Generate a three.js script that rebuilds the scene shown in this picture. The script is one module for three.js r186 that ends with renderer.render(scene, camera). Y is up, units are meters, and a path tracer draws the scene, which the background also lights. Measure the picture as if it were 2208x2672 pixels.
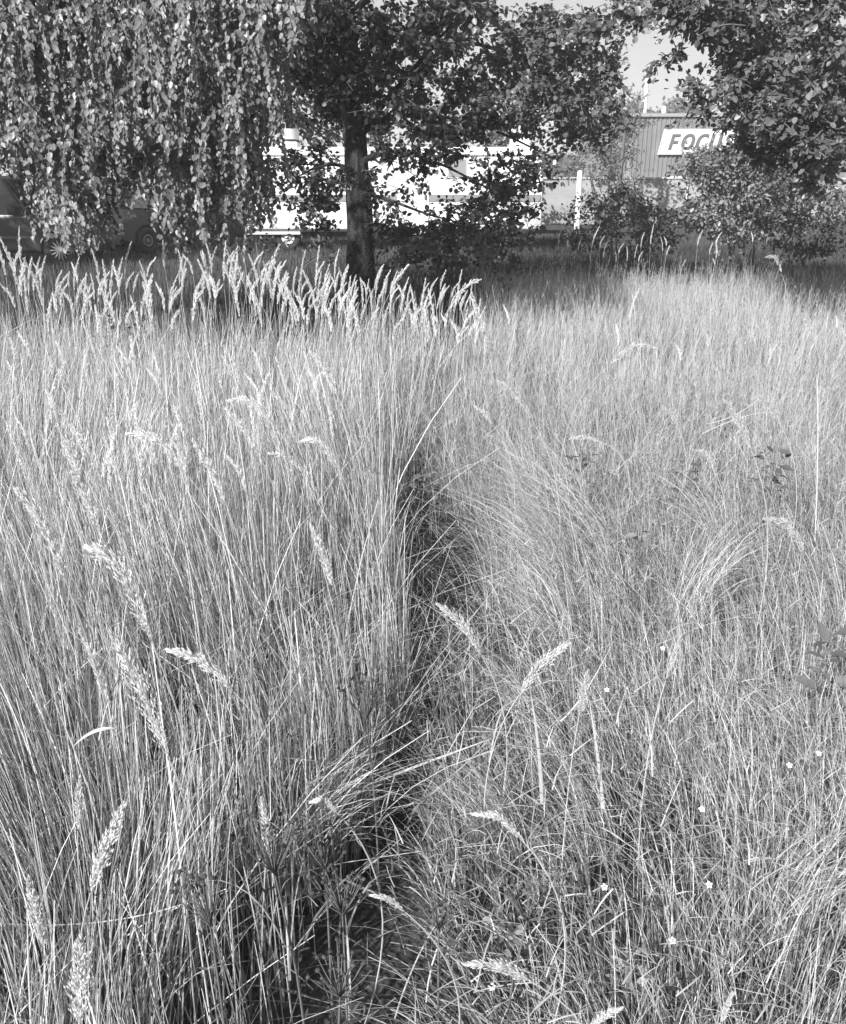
import * as THREE from 'three';
import { mergeGeometries } from 'three/addons/utils/BufferGeometryUtils.js';
import { RoundedBoxGeometry } from 'three/addons/geometries/RoundedBoxGeometry.js';
import { FontLoader } from 'three/addons/loaders/FontLoader.js';
import { TextGeometry } from 'three/addons/geometries/TextGeometry.js';

// ------------------------------------------------------------------ camera, sky, sun, exposure
const scene = new THREE.Scene();
const PITCH = THREE.MathUtils.degToRad(19.9), FOCAL = 2367, EYE = 1.6;
const camera = new THREE.PerspectiveCamera(2 * Math.atan(1336 / FOCAL) * 180 / Math.PI, 2208 / 2672, 0.05, 900);
camera.position.set(0, EYE, 0);
camera.rotation.x = -PITCH;
scene.add(camera);

function skyTexture() {                       // a clear sky on monochrome film: pale at the horizon, deeper overhead
  const w = 128, h = 64, data = new Float32Array(w * h * 4);
  for (let j = 0; j < h; j++) {
    const el = ((j + 0.5) / h - 0.5) * Math.PI, s = Math.max(0, Math.sin(el));
    const v = el < 0 ? 0.24 : 0.13 + 0.4 * Math.exp(-s * 3.2);
    for (let i = 0; i < w; i++) data.set([v, v, v, 1], (j * w + i) * 4);
  }
  const t = new THREE.DataTexture(data, w, h, THREE.RGBAFormat, THREE.FloatType);
  t.mapping = THREE.EquirectangularReflectionMapping; t.magFilter = THREE.LinearFilter; t.minFilter = THREE.LinearFilter;
  t.needsUpdate = true;
  return t;
}
const sky = skyTexture();
scene.background = sky; scene.environment = sky;

const SUN_AZ = THREE.MathUtils.degToRad(36), SUN_EL = THREE.MathUtils.degToRad(31);
const sun = new THREE.DirectionalLight(0xffffff, 4.6);
const sunDir = new THREE.Vector3(-Math.sin(SUN_AZ) * Math.cos(SUN_EL), Math.sin(SUN_EL), Math.cos(SUN_AZ) * Math.cos(SUN_EL));
sun.target.position.set(0, 0, -14);
sun.position.copy(sun.target.position).addScaledVector(sunDir, 60);
sun.castShadow = true;
sun.shadow.mapSize.set(4096, 4096);
Object.assign(sun.shadow.camera, { left: -30, right: 30, top: 30, bottom: -30, near: 1, far: 140 });
sun.shadow.bias = -0.0006;
scene.add(sun, sun.target);

const renderer = new THREE.WebGLRenderer({ antialias: true });
renderer.toneMapping = THREE.LinearToneMapping;
renderer.toneMappingExposure = 1.95;
renderer.shadowMap.enabled = true;

scene.fog = new THREE.FogExp2(0xe8e8e8, 0.0022);

// ------------------------------------------------------------------ helpers
let seed = 20231;
function rnd() { seed = (seed + 0x6D2B79F5) | 0; let t = Math.imul(seed ^ (seed >>> 15), 1 | seed); t = (t + Math.imul(t ^ (t >>> 7), 61 | t)) ^ t; return ((t ^ (t >>> 14)) >>> 0) / 4294967296; }
const rr = (a, b) => a + (b - a) * rnd();
const gs = () => (rnd() + rnd() + rnd() + rnd() - 2) * 1.0;          // roughly bell shaped, -2..2
const clamp = (v, a, b) => Math.min(b, Math.max(a, v));
const sst = (a, b, v) => { const t = clamp((v - a) / (b - a), 0, 1); return t * t * (3 - 2 * t); };
const lerp = (a, b, t) => a + (b - a) * t;
function hash2(i, j, k) { let h = Math.imul(i, 374761393) ^ Math.imul(j, 668265263) ^ Math.imul(k, 974634777); h = Math.imul(h ^ (h >>> 13), 1274126177); return ((h ^ (h >>> 16)) >>> 0) / 4294967296; }
function noise(x, y, k = 0) {
  const i = Math.floor(x), j = Math.floor(y), u = x - i, v = y - j, a = u * u * (3 - 2 * u), b = v * v * (3 - 2 * v);
  return lerp(lerp(hash2(i, j, k), hash2(i + 1, j, k), a), lerp(hash2(i, j + 1, k), hash2(i + 1, j + 1, k), a), b);
}
function table(t, v) {                        // piecewise linear look-up in [[x, y], ...]
  if (v <= t[0][0]) return t[0][1];
  for (let i = 1; i < t.length; i++) if (v <= t[i][0]) return lerp(t[i - 1][1], t[i][1], (v - t[i - 1][0]) / (t[i][0] - t[i - 1][0]));
  return t[t.length - 1][1];
}
const V = (x, y, z) => new THREE.Vector3(x, y, z);
// world point that stands D metres in front of the viewer where the photograph's pixel (px, py) points
function at(px, py, D) {
  const a = (px - 1104) / FOCAL, b = -(py - 1336) / FOCAL, c = Math.cos(PITCH), s = Math.sin(PITCH);
  const t = D / (c + b * s);
  return V(a * t, EYE + t * (b * c - s), -D);
}

const names = new Map();
function numbered(name) { const n = names.get(name) || 0; names.set(name, n + 1); return n ? `${name}_${String(n).padStart(3, '0')}` : name; }
function shade(o) { o.traverse(c => { if (c.isMesh) { c.castShadow = true; c.receiveShadow = true; } }); return o; }
function tag(o, label, category, group, kind) { if (label) o.userData.label = label; if (category) o.userData.category = category; if (group) o.userData.group = group; if (kind) o.userData.kind = kind; return o; }
function thing(name, label, category, pos = V(0, 0, 0), turn = 0, group) {
  const o = new THREE.Group(); o.name = numbered(name); o.position.copy(pos); o.rotation.y = turn; scene.add(o);
  return tag(o, label, category, group);
}
function part(name, geo, material, parent = scene) {
  const g = Array.isArray(geo) ? mergeGeometries(geo.map(q => { const n = q.index ? q.toNonIndexed() : q; for (const k of Object.keys(n.attributes)) if (!['position', 'normal', 'uv'].includes(k)) n.deleteAttribute(k); return n; })) : geo;
  const m = new THREE.Mesh(g, material); m.name = parent === scene ? numbered(name) : name; m.castShadow = true; m.receiveShadow = true; parent.add(m); return m;
}
const box = (w, h, d, x = 0, y = 0, z = 0) => new THREE.BoxGeometry(w, h, d).translate(x, y, z);
const rbox = (w, h, d, r, x = 0, y = 0, z = 0) => new RoundedBoxGeometry(w, h, d, 2, r).translate(x, y, z);
function disc(r, d, x, y, z, n = 24) { return new THREE.CylinderGeometry(r, r, d, n).rotateX(Math.PI / 2).translate(x, y, z); }

// growable mesh: many small leaves or blades that belong together
class Grow {
  constructor(nv = 4096, ni = 8192) { this.p = new Float32Array(nv * 3); this.n = new Float32Array(nv * 3); this.c = new Float32Array(nv * 3); this.i = new Uint32Array(ni); this.nv = 0; this.ni = 0; }
  room(v, t) {
    const need = (this.nv + v) * 3;
    if (need > this.p.length) for (const k of ['p', 'n', 'c']) { const a = new Float32Array(Math.max(need, this.p.length * 2)); a.set(this[k]); this[k] = a; }
    if (this.ni + t * 3 > this.i.length) { const a = new Uint32Array(Math.max(this.ni + t * 3, this.i.length * 2)); a.set(this.i); this.i = a; }
  }
  v(x, y, z, nx, ny, nz, c) {
    const k = this.nv * 3, l = Math.hypot(nx, ny, nz) || 1;
    this.p[k] = x; this.p[k + 1] = y; this.p[k + 2] = z; this.n[k] = nx / l; this.n[k + 1] = ny / l; this.n[k + 2] = nz / l; this.c[k] = this.c[k + 1] = this.c[k + 2] = c;
    return this.nv++;
  }
  t(a, b, c) { this.i[this.ni++] = a; this.i[this.ni++] = b; this.i[this.ni++] = c; }
  geo() {
    const g = new THREE.BufferGeometry();
    g.setAttribute('position', new THREE.BufferAttribute(this.p.slice(0, this.nv * 3), 3));
    g.setAttribute('normal', new THREE.BufferAttribute(this.n.slice(0, this.nv * 3), 3));
    g.setAttribute('color', new THREE.BufferAttribute(this.c.slice(0, this.nv * 3), 3));
    g.setIndex(new THREE.BufferAttribute(this.i.slice(0, this.ni), 1));
    return g;
  }
  mesh(name, material, parent = scene) { triangles += this.ni / 3; return part(name, this.geo(), material, parent); }
}
let triangles = 0;

// a leaf: six-cornered oval folded along its midrib. p base, (ax) direction of its length, (nx) its face
function leaf(G, p, ax, nx, len, wid, tone, fold = 0.25, fat = 0.45) {
  const sx = ax.y * nx.z - ax.z * nx.y, sy = ax.z * nx.x - ax.x * nx.z, sz = ax.x * nx.y - ax.y * nx.x, sl = Math.hypot(sx, sy, sz) || 1;
  const ux = sx / sl, uy = sy / sl, uz = sz / sl, w = wid / 2, f = fold * w;
  G.room(8, 4);
  const P = (a, b, c, k) => G.v(p.x + ax.x * a + ux * b + nx.x * c, p.y + ax.y * a + uy * b + nx.y * c, p.z + ax.z * a + uz * b + nx.z * c, nx.x - ux * k, nx.y - uy * k, nx.z - uz * k, tone);
  const L = fold * 1.1;
  const a0 = P(0, 0, 0, 0), a1 = P(len, 0, -f * 0.6, 0), r1 = P(len * (fat - 0.17), w * 0.92, f, L), r2 = P(len * (fat + 0.24), w * 0.72, f * 0.6, L), l1 = P(len * (fat - 0.17), -w * 0.92, f, -L), l2 = P(len * (fat + 0.24), -w * 0.72, f * 0.6, -L);
  G.t(a0, r1, r2); G.t(a0, r2, a1); G.t(a0, a1, l2); G.t(a0, l2, l1);
}
// a blade or stalk: a tapered ribbon along a bent curve, its normals rounded across the width
function blade(G, x, y, z, tx, ty, tz, bx, by, bz, w, tone, yaw, segs, taper = 1) {
  G.room(segs * 2 + 1, segs * 2);
  const c = Math.cos(yaw), s = Math.sin(yaw);
  let a = -1, b = -1;
  for (let k = 0; k <= segs; k++) {
    const t = k / segs, u = 1 - t, q0 = u * u, q1 = 2 * u * t, q2 = t * t;
    const X = x * q0 + bx * q1 + tx * q2, Y = y * q0 + by * q1 + ty * q2, Z = z * q0 + bz * q1 + tz * q2;
    let dx = u * (bx - x) + t * (tx - bx), dy = u * (by - y) + t * (ty - by), dz = u * (bz - z) + t * (tz - bz);
    const dl = Math.hypot(dx, dy, dz) || 1; dx /= dl; dy /= dl; dz /= dl;
    let sx = c, sy = 0, sz = s; const d = sx * dx + sz * dz; sx -= d * dx; sy -= d * dy; sz -= d * dz; const sl = Math.hypot(sx, sy, sz) || 1; sx /= sl; sy /= sl; sz /= sl;
    const nx = sy * dz - sz * dy, ny = sz * dx - sx * dz, nz = sx * dy - sy * dx;
    const h = w * 0.5 * (1 - taper * t * t);
    if (k === segs && taper > 0.8) { const e = G.v(X, Y, Z, nx, ny, nz, tone); G.t(a, b, e); return; }
    const l = G.v(X - sx * h, Y - sy * h, Z - sz * h, nx - sx * 0.7, ny - sy * 0.7, nz - sz * 0.7, tone), r = G.v(X + sx * h, Y + sy * h, Z + sz * h, nx + sx * 0.7, ny + sy * 0.7, nz + sz * 0.7, tone);
    if (k) { G.t(a, b, r); G.t(a, r, l); }
    a = l; b = r;
  }
}
// a tapered tube through points with radii
function tube(points, radii, sides = 7, rough = 0) {
  const curve = new THREE.CatmullRomCurve3(points), n = Math.max(3, (points.length - 1) * 4), g = new THREE.BufferGeometry(), pos = [], uv = [], idx = [];
  const fr = curve.computeFrenetFrames(n, false), L = curve.getLength();
  for (let k = 0; k <= n; k++) {
    const t = k / n, p = curve.getPoint(t), f = t * (radii.length - 1), i = Math.min(radii.length - 2, Math.floor(f)), r = lerp(radii[i], radii[i + 1], f - i);
    for (let s = 0; s <= sides; s++) {
      const a = s / sides * Math.PI * 2, q = r * (1 + rough * (noise(s % sides * 1.7, k * 0.8, 5) - 0.5));
      const N = fr.normals[k], B = fr.binormals[k];
      pos.push(p.x + (N.x * Math.cos(a) + B.x * Math.sin(a)) * q, p.y + (N.y * Math.cos(a) + B.y * Math.sin(a)) * q, p.z + (N.z * Math.cos(a) + B.z * Math.sin(a)) * q);
      uv.push(s / sides * Math.max(1, Math.round(r * 6.28 / 0.3)) * 0.3, t * L);
    }
  }
  for (let k = 0; k < n; k++) for (let s = 0; s < sides; s++) { const a = k * (sides + 1) + s, b = a + sides + 1; idx.push(a, a + 1, b, b, a + 1, b + 1); }
  g.setAttribute('position', new THREE.Float32BufferAttribute(pos, 3)); g.setAttribute('uv', new THREE.Float32BufferAttribute(uv, 2)); g.setIndex(idx); g.computeVertexNormals();
  return g;
}

// ------------------------------------------------------------------ materials (the photograph is monochrome: every colour is a grey)
const grey = v => new THREE.Color().setRGB(v, v, v);
function mat(v, rough = 0.7, o = {}) { return new THREE.MeshStandardMaterial({ color: grey(v), roughness: rough, ...o }); }
function phys(v, rough, o = {}) { return new THREE.MeshPhysicalMaterial({ color: grey(v), roughness: rough, ...o }); }
function noiseTexture(n, fn, repeatX = 1, repeatY = 1, srgb = true) {
  const d = new Uint8Array(n * n * 4);
  for (let j = 0; j < n; j++) for (let i = 0; i < n; i++) { const v = clamp(fn(i / n, j / n), 0, 1) * 255; d.set([v, v, v, 255], (j * n + i) * 4); }
  const t = new THREE.DataTexture(d, n, n); t.wrapS = t.wrapT = THREE.RepeatWrapping; t.magFilter = THREE.LinearFilter; t.minFilter = THREE.LinearMipmapLinearFilter; t.generateMipmaps = true;
  t.repeat.set(repeatX, repeatY); if (srgb) t.colorSpace = THREE.SRGBColorSpace; t.needsUpdate = true; return t;
}
function wrapNoise(u, v, f, k) {              // tiles over the unit square
  const x = u * f, y = v * f, i = Math.floor(x), j = Math.floor(y), a = x - i, b = y - j, A = a * a * (3 - 2 * a), B = b * b * (3 - 2 * b), m = q => ((q % f) + f) % f;
  return lerp(lerp(hash2(m(i), m(j), k), hash2(m(i + 1), m(j), k), A), lerp(hash2(m(i), m(j + 1), k), hash2(m(i + 1), m(j + 1), k), A), B);
}
const soilTex = noiseTexture(512, (u, v) => 0.55 + 0.25 * wrapNoise(u, v, 8, 1) + 0.25 * wrapNoise(u, v, 40, 2) + 0.3 * (wrapNoise(u, v, 160, 3) - 0.5));
const barkTex = noiseTexture(512, (u, v) => 0.35 + 0.5 * wrapNoise(u, v / 5 + Math.floor(u * 3) * 0.0, 24, 4) + 0.3 * wrapNoise(u, v, 90, 5) - 0.25 * wrapNoise(u, v, 6, 6));
const barkBump = noiseTexture(512, (u, v) => 0.6 * wrapNoise(u, v / 5, 24, 4) + 0.4 * wrapNoise(u, v, 60, 7), 1, 1, false);
const paintTex = noiseTexture(512, (u, v) => 0.9 + 0.1 * wrapNoise(u, v, 6, 8) - 0.14 * Math.max(0, wrapNoise(u, v, 30, 9) - 0.6) + 0.04 * wrapNoise(u, v, 200, 10));
const grassMat = new THREE.MeshPhysicalMaterial({ color: grey(1), vertexColors: true, roughness: 0.62, side: THREE.DoubleSide, transmission: 0.34, thickness: 0, specularIntensity: 0.6 });
const greenMat = new THREE.MeshPhysicalMaterial({ color: grey(1), vertexColors: true, roughness: 0.6, side: THREE.DoubleSide, transmission: 0.25, thickness: 0, specularIntensity: 0.5 });
const leafMat = new THREE.MeshPhysicalMaterial({ color: grey(1), vertexColors: true, roughness: 0.45, side: THREE.DoubleSide, transmission: 0.25, thickness: 0, specularIntensity: 0.9 });
const seedMat = new THREE.MeshPhysicalMaterial({ color: grey(1), vertexColors: true, roughness: 0.75, side: THREE.DoubleSide, transmission: 0.3, thickness: 0, specularIntensity: 0.4 });
const barkMat = mat(0.085, 0.9, { map: barkTex, bumpMap: barkBump, bumpScale: 0.02 });
const twigMat = mat(0.12, 0.85);
const birchTwigMat = mat(0.2, 0.8);
const strawMat = mat(0.55, 0.6);

// ------------------------------------------------------------------ ground
{
  const g = new THREE.PlaneGeometry(700, 700, 1, 1).rotateX(-Math.PI / 2);
  const u = g.attributes.uv; for (let i = 0; i < u.count; i++) u.setXY(i, u.getX(i) * 500, u.getY(i) * 500);
  const m = part('ground', g, mat(0.075, 1, { map: soilTex, bumpMap: soilTex, bumpScale: 0.02 }));
  m.position.z = -100;
  tag(m, 'dark bare soil seen at the bottom of the trodden trail', 'ground', null, 'structure');
}

// ------------------------------------------------------------------ meadow
const TRAIL = [[1.0, -0.15, 0.1], [1.5, -0.12, 0.14], [1.95, -0.06, 0.06], [2.5, 0.02, 0.04], [2.95, 0.06, 0.16], [3.6, 0.06, 0.22], [4.2, 0.04, 0.18], [4.55, 0.0, 0.08], [4.9, -0.03, 0.0], [5.3, -0.05, 0.0]];
const trailX = D => table(TRAIL.map(t => [t[0], t[1]]), D), trailW = D => D > 5.3 ? 0 : table(TRAIL.map(t => [t[0], t[2]]), D);
const edgeFar = D => 0.35 + 0.09 * Math.max(0, D - 7);             // right-hand limit of the tall stand and of the shade under the trees
function tallness(x, D) {                                          // 1 in the tall reed-grass on the left, 0 in the short meadow on the right
  const e = D < 5.2 ? trailX(D) : lerp(trailX(5.2), edgeFar(D), sst(5.2, 6.2, D));
  const soft = lerp(0.1, 0.7, sst(4.0, 5.4, D)); return sst(soft, -soft * 1.1, x - e);
}
const inMeadow = (x, D) => x < edgeFar(D) - 0.1 ? D < 8.0 + 0.5 * noise(x * 1.3, 1, 31) : D < 13.5 + noise(x * 0.7, 3, 32);

const tallGrass = new Grow(1 << 20, 1 << 21), shortGrass = new Grow(1 << 20, 1 << 21);
function sow(D0, D1, perM2, segs, widen) {
  const half = D => 0.5 * D + 0.45, n = Math.round(perM2 * (0.5 * (D1 * D1 - D0 * D0) + 0.9 * (D1 - D0)));
  for (let k = 0; k < n; k++) {
    let D = D0 + (D1 - D0) * rnd(); if (rnd() > half(D) / half(D1)) { D = Math.sqrt(D0 * D0 + (D1 * D1 - D0 * D0) * rnd()); }
    const x = rr(-1, 1) * half(D);
    if (!inMeadow(x, D)) continue;
    const off = x - trailX(D), w = trailW(D), onTrail = Math.abs(off) < w;
    if (onTrail && rnd() > 0.07) continue;
    const T = tallness(x, D), clump = noise(x * 3.2, D * 3.2, 1), clump2 = noise(x * 0.9 + 7, D * 0.9, 2);
    if (clump < 0.36 && rnd() < 0.72) continue;
    const far = sst(4.5, 7, D);
    // lean: a slope common to the clump plus each blade's own
    let lx = (noise(x * 2.1, D * 2.1, 3) - 0.5) * 0.55, lz = (noise(x * 2.1, D * 2.1, 4) - 0.5) * 0.5, L, wid, tone, droop = 0.25;
    const culm = rnd() < lerp(D < 2.4 ? 0.05 : 0.09, 0.42, T);
    if (rnd() < T) {
      lx = lx * 0.8 + (noise(x * 5, D * 5, 13) - 0.5) * 0.3 + lerp(0.06, 0.09, far) - 0.05 * sst(-1, 0, off); lz = lz * 0.8 + (noise(x * 5, D * 5, 14) - 0.5) * 0.3 + 0.02;
      if (D < 5 && off > -0.5) { const q = 1 - clamp(-off / 0.5, 0, 1); lx = lx * (1 - 0.5 * q) - 0.13 * q; }
      L = (culm ? rr(0.5, 0.9) * lerp(0.88, 1.02, clump2) : rr(0.28, 0.68)) * lerp(1, 0.86, sst(4.8, 5.8, D)) * lerp(0.74, 1, sst(1.2, 2.6, D));
      wid = culm ? rr(0.0018, 0.0032) : rr(0.002, 0.0062);
      if (!culm) droop = rr(0.2, 0.75);
    } else {
      const bank = D < 5.2 && off > 0 ? Math.exp(-Math.max(0, off - w) / 0.4) : 0;
      lx = lx - 0.38 * bank; droop = lerp(0.4, 0.9, bank) * rr(0.5, 1.2);
      const heapD = noise(x * 1.4 + 3, D * 1.4, 6);
      L = (culm ? rr(0.32, 0.58) : rr(0.18, 0.48)) * lerp(0.78, 1.18, heapD) * (1 + 0.2 * bank);
      wid = culm ? rr(0.0013, 0.0021) : rr(0.0013, 0.0036);
      if (D < 2.6) L *= lerp(0.72, 1, sst(1.4, 2.6, D));
      if (rnd() < 0.4) { L *= 0.55; lx += gs() * 0.3; lz += gs() * 0.3; }
    }
    if (rnd() < (T > 0.5 ? 0.22 : 0.34)) { lx += gs() * 0.6; lz += gs() * 0.55; }        // strays
    lx += gs() * (culm ? 0.09 : 0.2); lz += gs() * (culm ? 0.09 : 0.2);
    if (D < 1.25) L = Math.min(L, 0.35 + 0.4 * Math.max(0, D - 0.72));
    if (onTrail) { L *= 0.6; lx *= 2; lz -= 0.5; droop = 1.2; }
    const m = Math.hypot(lx, lz); if (m > 1.1) { lx *= 1.1 / m; lz *= 1.1 / m; }
    tone = (rnd() < (culm ? 0.6 : 0.42) ? rr(0.6, 0.86) : rr(0.22, 0.5)) * lerp(0.85, 1.08, noise(x * 0.8, D * 0.8, 9));
    if (T > 0.5 && !culm) tone *= 0.58;
    if (rnd() < 0.1) tone *= 0.4;
    if (T > 0.5 && culm && rnd() < 0.07) { wid *= 1.7; tone = rr(0.72, 0.86); L *= 1.1; }
    const up = Math.sqrt(Math.max(0.12, 1 - Math.min(0.88, (lx * lx + lz * lz) * 0.7))), z = -D, dr = droop * (culm ? 0.25 : 1);
    const tx = x + lx * L * (1 + dr * 0.4), tz = z + lz * L * (1 + dr * 0.4), ty = L * up * (1 - 0.32 * dr);
    blade(T > 0.5 ? tallGrass : shortGrass, x, -0.01, z, tx, ty, tz, x + lx * L * 0.3, L * up * lerp(0.55, 0.75, clamp(dr, 0, 1)), z + lz * L * 0.3, wid * widen, tone, rnd() * 6.283, segs, culm ? 0.55 : 0.97);
  }
}
sow(0.72, 2.2, 5400, 5, 1.0);
sow(2.2, 4.2, 4400, 4, 1.0);
sow(4.2, 7.0, 2600, 4, 1.05);
sow(7.0, 14.5, 1150, 3, 1.5);

// tussocks on the right bank, arching over the trail
for (const [x, D, n, lean, L0] of [[0.58, 3.15, 240, -0.4, 0.72], [0.66, 3.6, 240, -0.4, 0.7], [0.5, 2.75, 180, -0.36, 0.55], [0.55, 4.05, 200, -0.36, 0.66], [0.8, 3.3, 200, -0.4, 0.7], [0.36, 2.3, 150, -0.35, 0.46], [0.75, 3.9, 180, -0.3, 0.7], [0.2, 1.8, 130, -0.3, 0.42], [-0.32, 1.75, 150, 0.35, 0.5], [-0.38, 2.35, 160, 0.25, 0.55], [0.95, 3.0, 160, 0.3, 0.6], [1.3, 3.6, 160, -0.35, 0.6], [1.1, 2.2, 150, -0.4, 0.45], [0.8, 1.6, 140, 0.3, 0.36]])
  for (let q = 0; q < n; q++) {
    const bx = x + gs() * 0.055, bz = -D + gs() * 0.055, L = L0 * rr(0.55, 1.1), lx = lean + gs() * 0.24, lz = gs() * 0.26, up = Math.sqrt(Math.max(0.2, 1 - 0.6 * (lx * lx + lz * lz)));
    blade(shortGrass, bx, 0, bz, bx + lx * L * 1.25, L * up * 0.78, bz + lz * L * 1.2, bx + lx * L * 0.3, L * up * 0.72, bz + lz * L * 0.3, rr(0.0016, 0.0036), rnd() < 0.5 ? rr(0.55, 0.82) : rr(0.25, 0.5), rnd() * 6.283, 6, 0.96);
  }
// broken straw lying at every angle in the short meadow
for (let q = 0; q < 34000; q++) {
  const D = Math.sqrt(rr(0.9 * 0.9, 6.5 * 6.5)), x = rr(-0.25, 0.55) * D + 0.1;
  if (tallness(x, D) > 0.5 && rnd() < 0.75 || Math.abs(x - trailX(D)) < trailW(D) && rnd() < 0.7) continue;
  const y = rr(0.04, 0.42) * (D < 1.3 ? 0.7 : 1), a = rnd() * 6.283, l = rr(0.03, 0.11), e = gs() * 0.5, c = Math.cos(a) * l, d = Math.sin(a) * l, v = e * l;
  blade(shortGrass, x, y, -D, x + c, Math.max(0.01, y + v), -D + d, x + c * 0.5 + gs() * 0.008, y + v * 0.5 + rr(0, 0.02), -D + d * 0.5, rr(0.0013, 0.0032), rr(0.25, 0.72), a + 1.57 + gs() * 0.7, 3, rnd() < 0.5 ? 0.3 : 0.95);
}
// fine seed haze over the short meadow: hair-thin branched panicles of bent-grass
const haze = new Grow(1 << 19, 1 << 20);
for (let k = 0; k < 7200; k++) {
  const D = Math.sqrt(rr(3.2 * 3.2, 13.4 * 13.4)), x = rr(-0.1, 0.52) * D + 0.2;
  if (!inMeadow(x, D) || tallness(x, D) > 0.4) continue;
  if (D < 4.6 && rnd() < 0.75) continue;
  const h = rr(0.4, 0.66) * lerp(0.85, 1.12, noise(x * 1.4 + 3, D * 1.4, 6)), lx = gs() * 0.1, lz = gs() * 0.1, f = D > 8 ? 1.8 : 1.2, tone = rr(0.42, 0.68);
  blade(haze, x, 0, -D, x + lx * 1.6, h, -D + lz * 1.6, x + lx * 0.4, h * 0.6, -D + lz * 0.4, 0.0011 * f, tone, rnd() * 6.28, 3, 0.4);
  const nb = D > 8 ? 7 : 12;
  for (let b = 0; b < nb; b++) {
    const t = rr(0.62, 1), a = rnd() * 6.283, l = rr(0.03, 0.075) * (1.35 - t), sx = x + lx * 1.6 * t * t, sz = -D + lz * 1.6 * t * t, sy = h * t;
    blade(haze, sx, sy, sz, sx + Math.cos(a) * l, sy + l * rr(0.4, 1), sz + Math.sin(a) * l, sx + Math.cos(a) * l * 0.4, sy + l * 0.5, sz + Math.sin(a) * l * 0.4, 0.0012 * f, tone, a + 1.57, 2, 0.2);
  }
}

// ------------------------------------------------------------------ shaded green verge beneath and beyond the trees
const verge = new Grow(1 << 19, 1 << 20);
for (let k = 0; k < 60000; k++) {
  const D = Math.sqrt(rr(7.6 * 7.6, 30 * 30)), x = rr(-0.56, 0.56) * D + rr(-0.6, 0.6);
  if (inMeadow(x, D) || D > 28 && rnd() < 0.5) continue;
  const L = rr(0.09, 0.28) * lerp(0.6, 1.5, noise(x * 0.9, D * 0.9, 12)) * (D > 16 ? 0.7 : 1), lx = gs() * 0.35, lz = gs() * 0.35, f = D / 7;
  blade(verge, x, -0.01, -D, x + lx * L, L, -D + lz * L, x + lx * L * 0.3, L * 0.65, -D + lz * L * 0.3, rr(0.004, 0.008) * Math.min(2.4, f), rr(0.05, 0.13), rnd() * 6.28, 2, 0.95);
}

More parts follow.
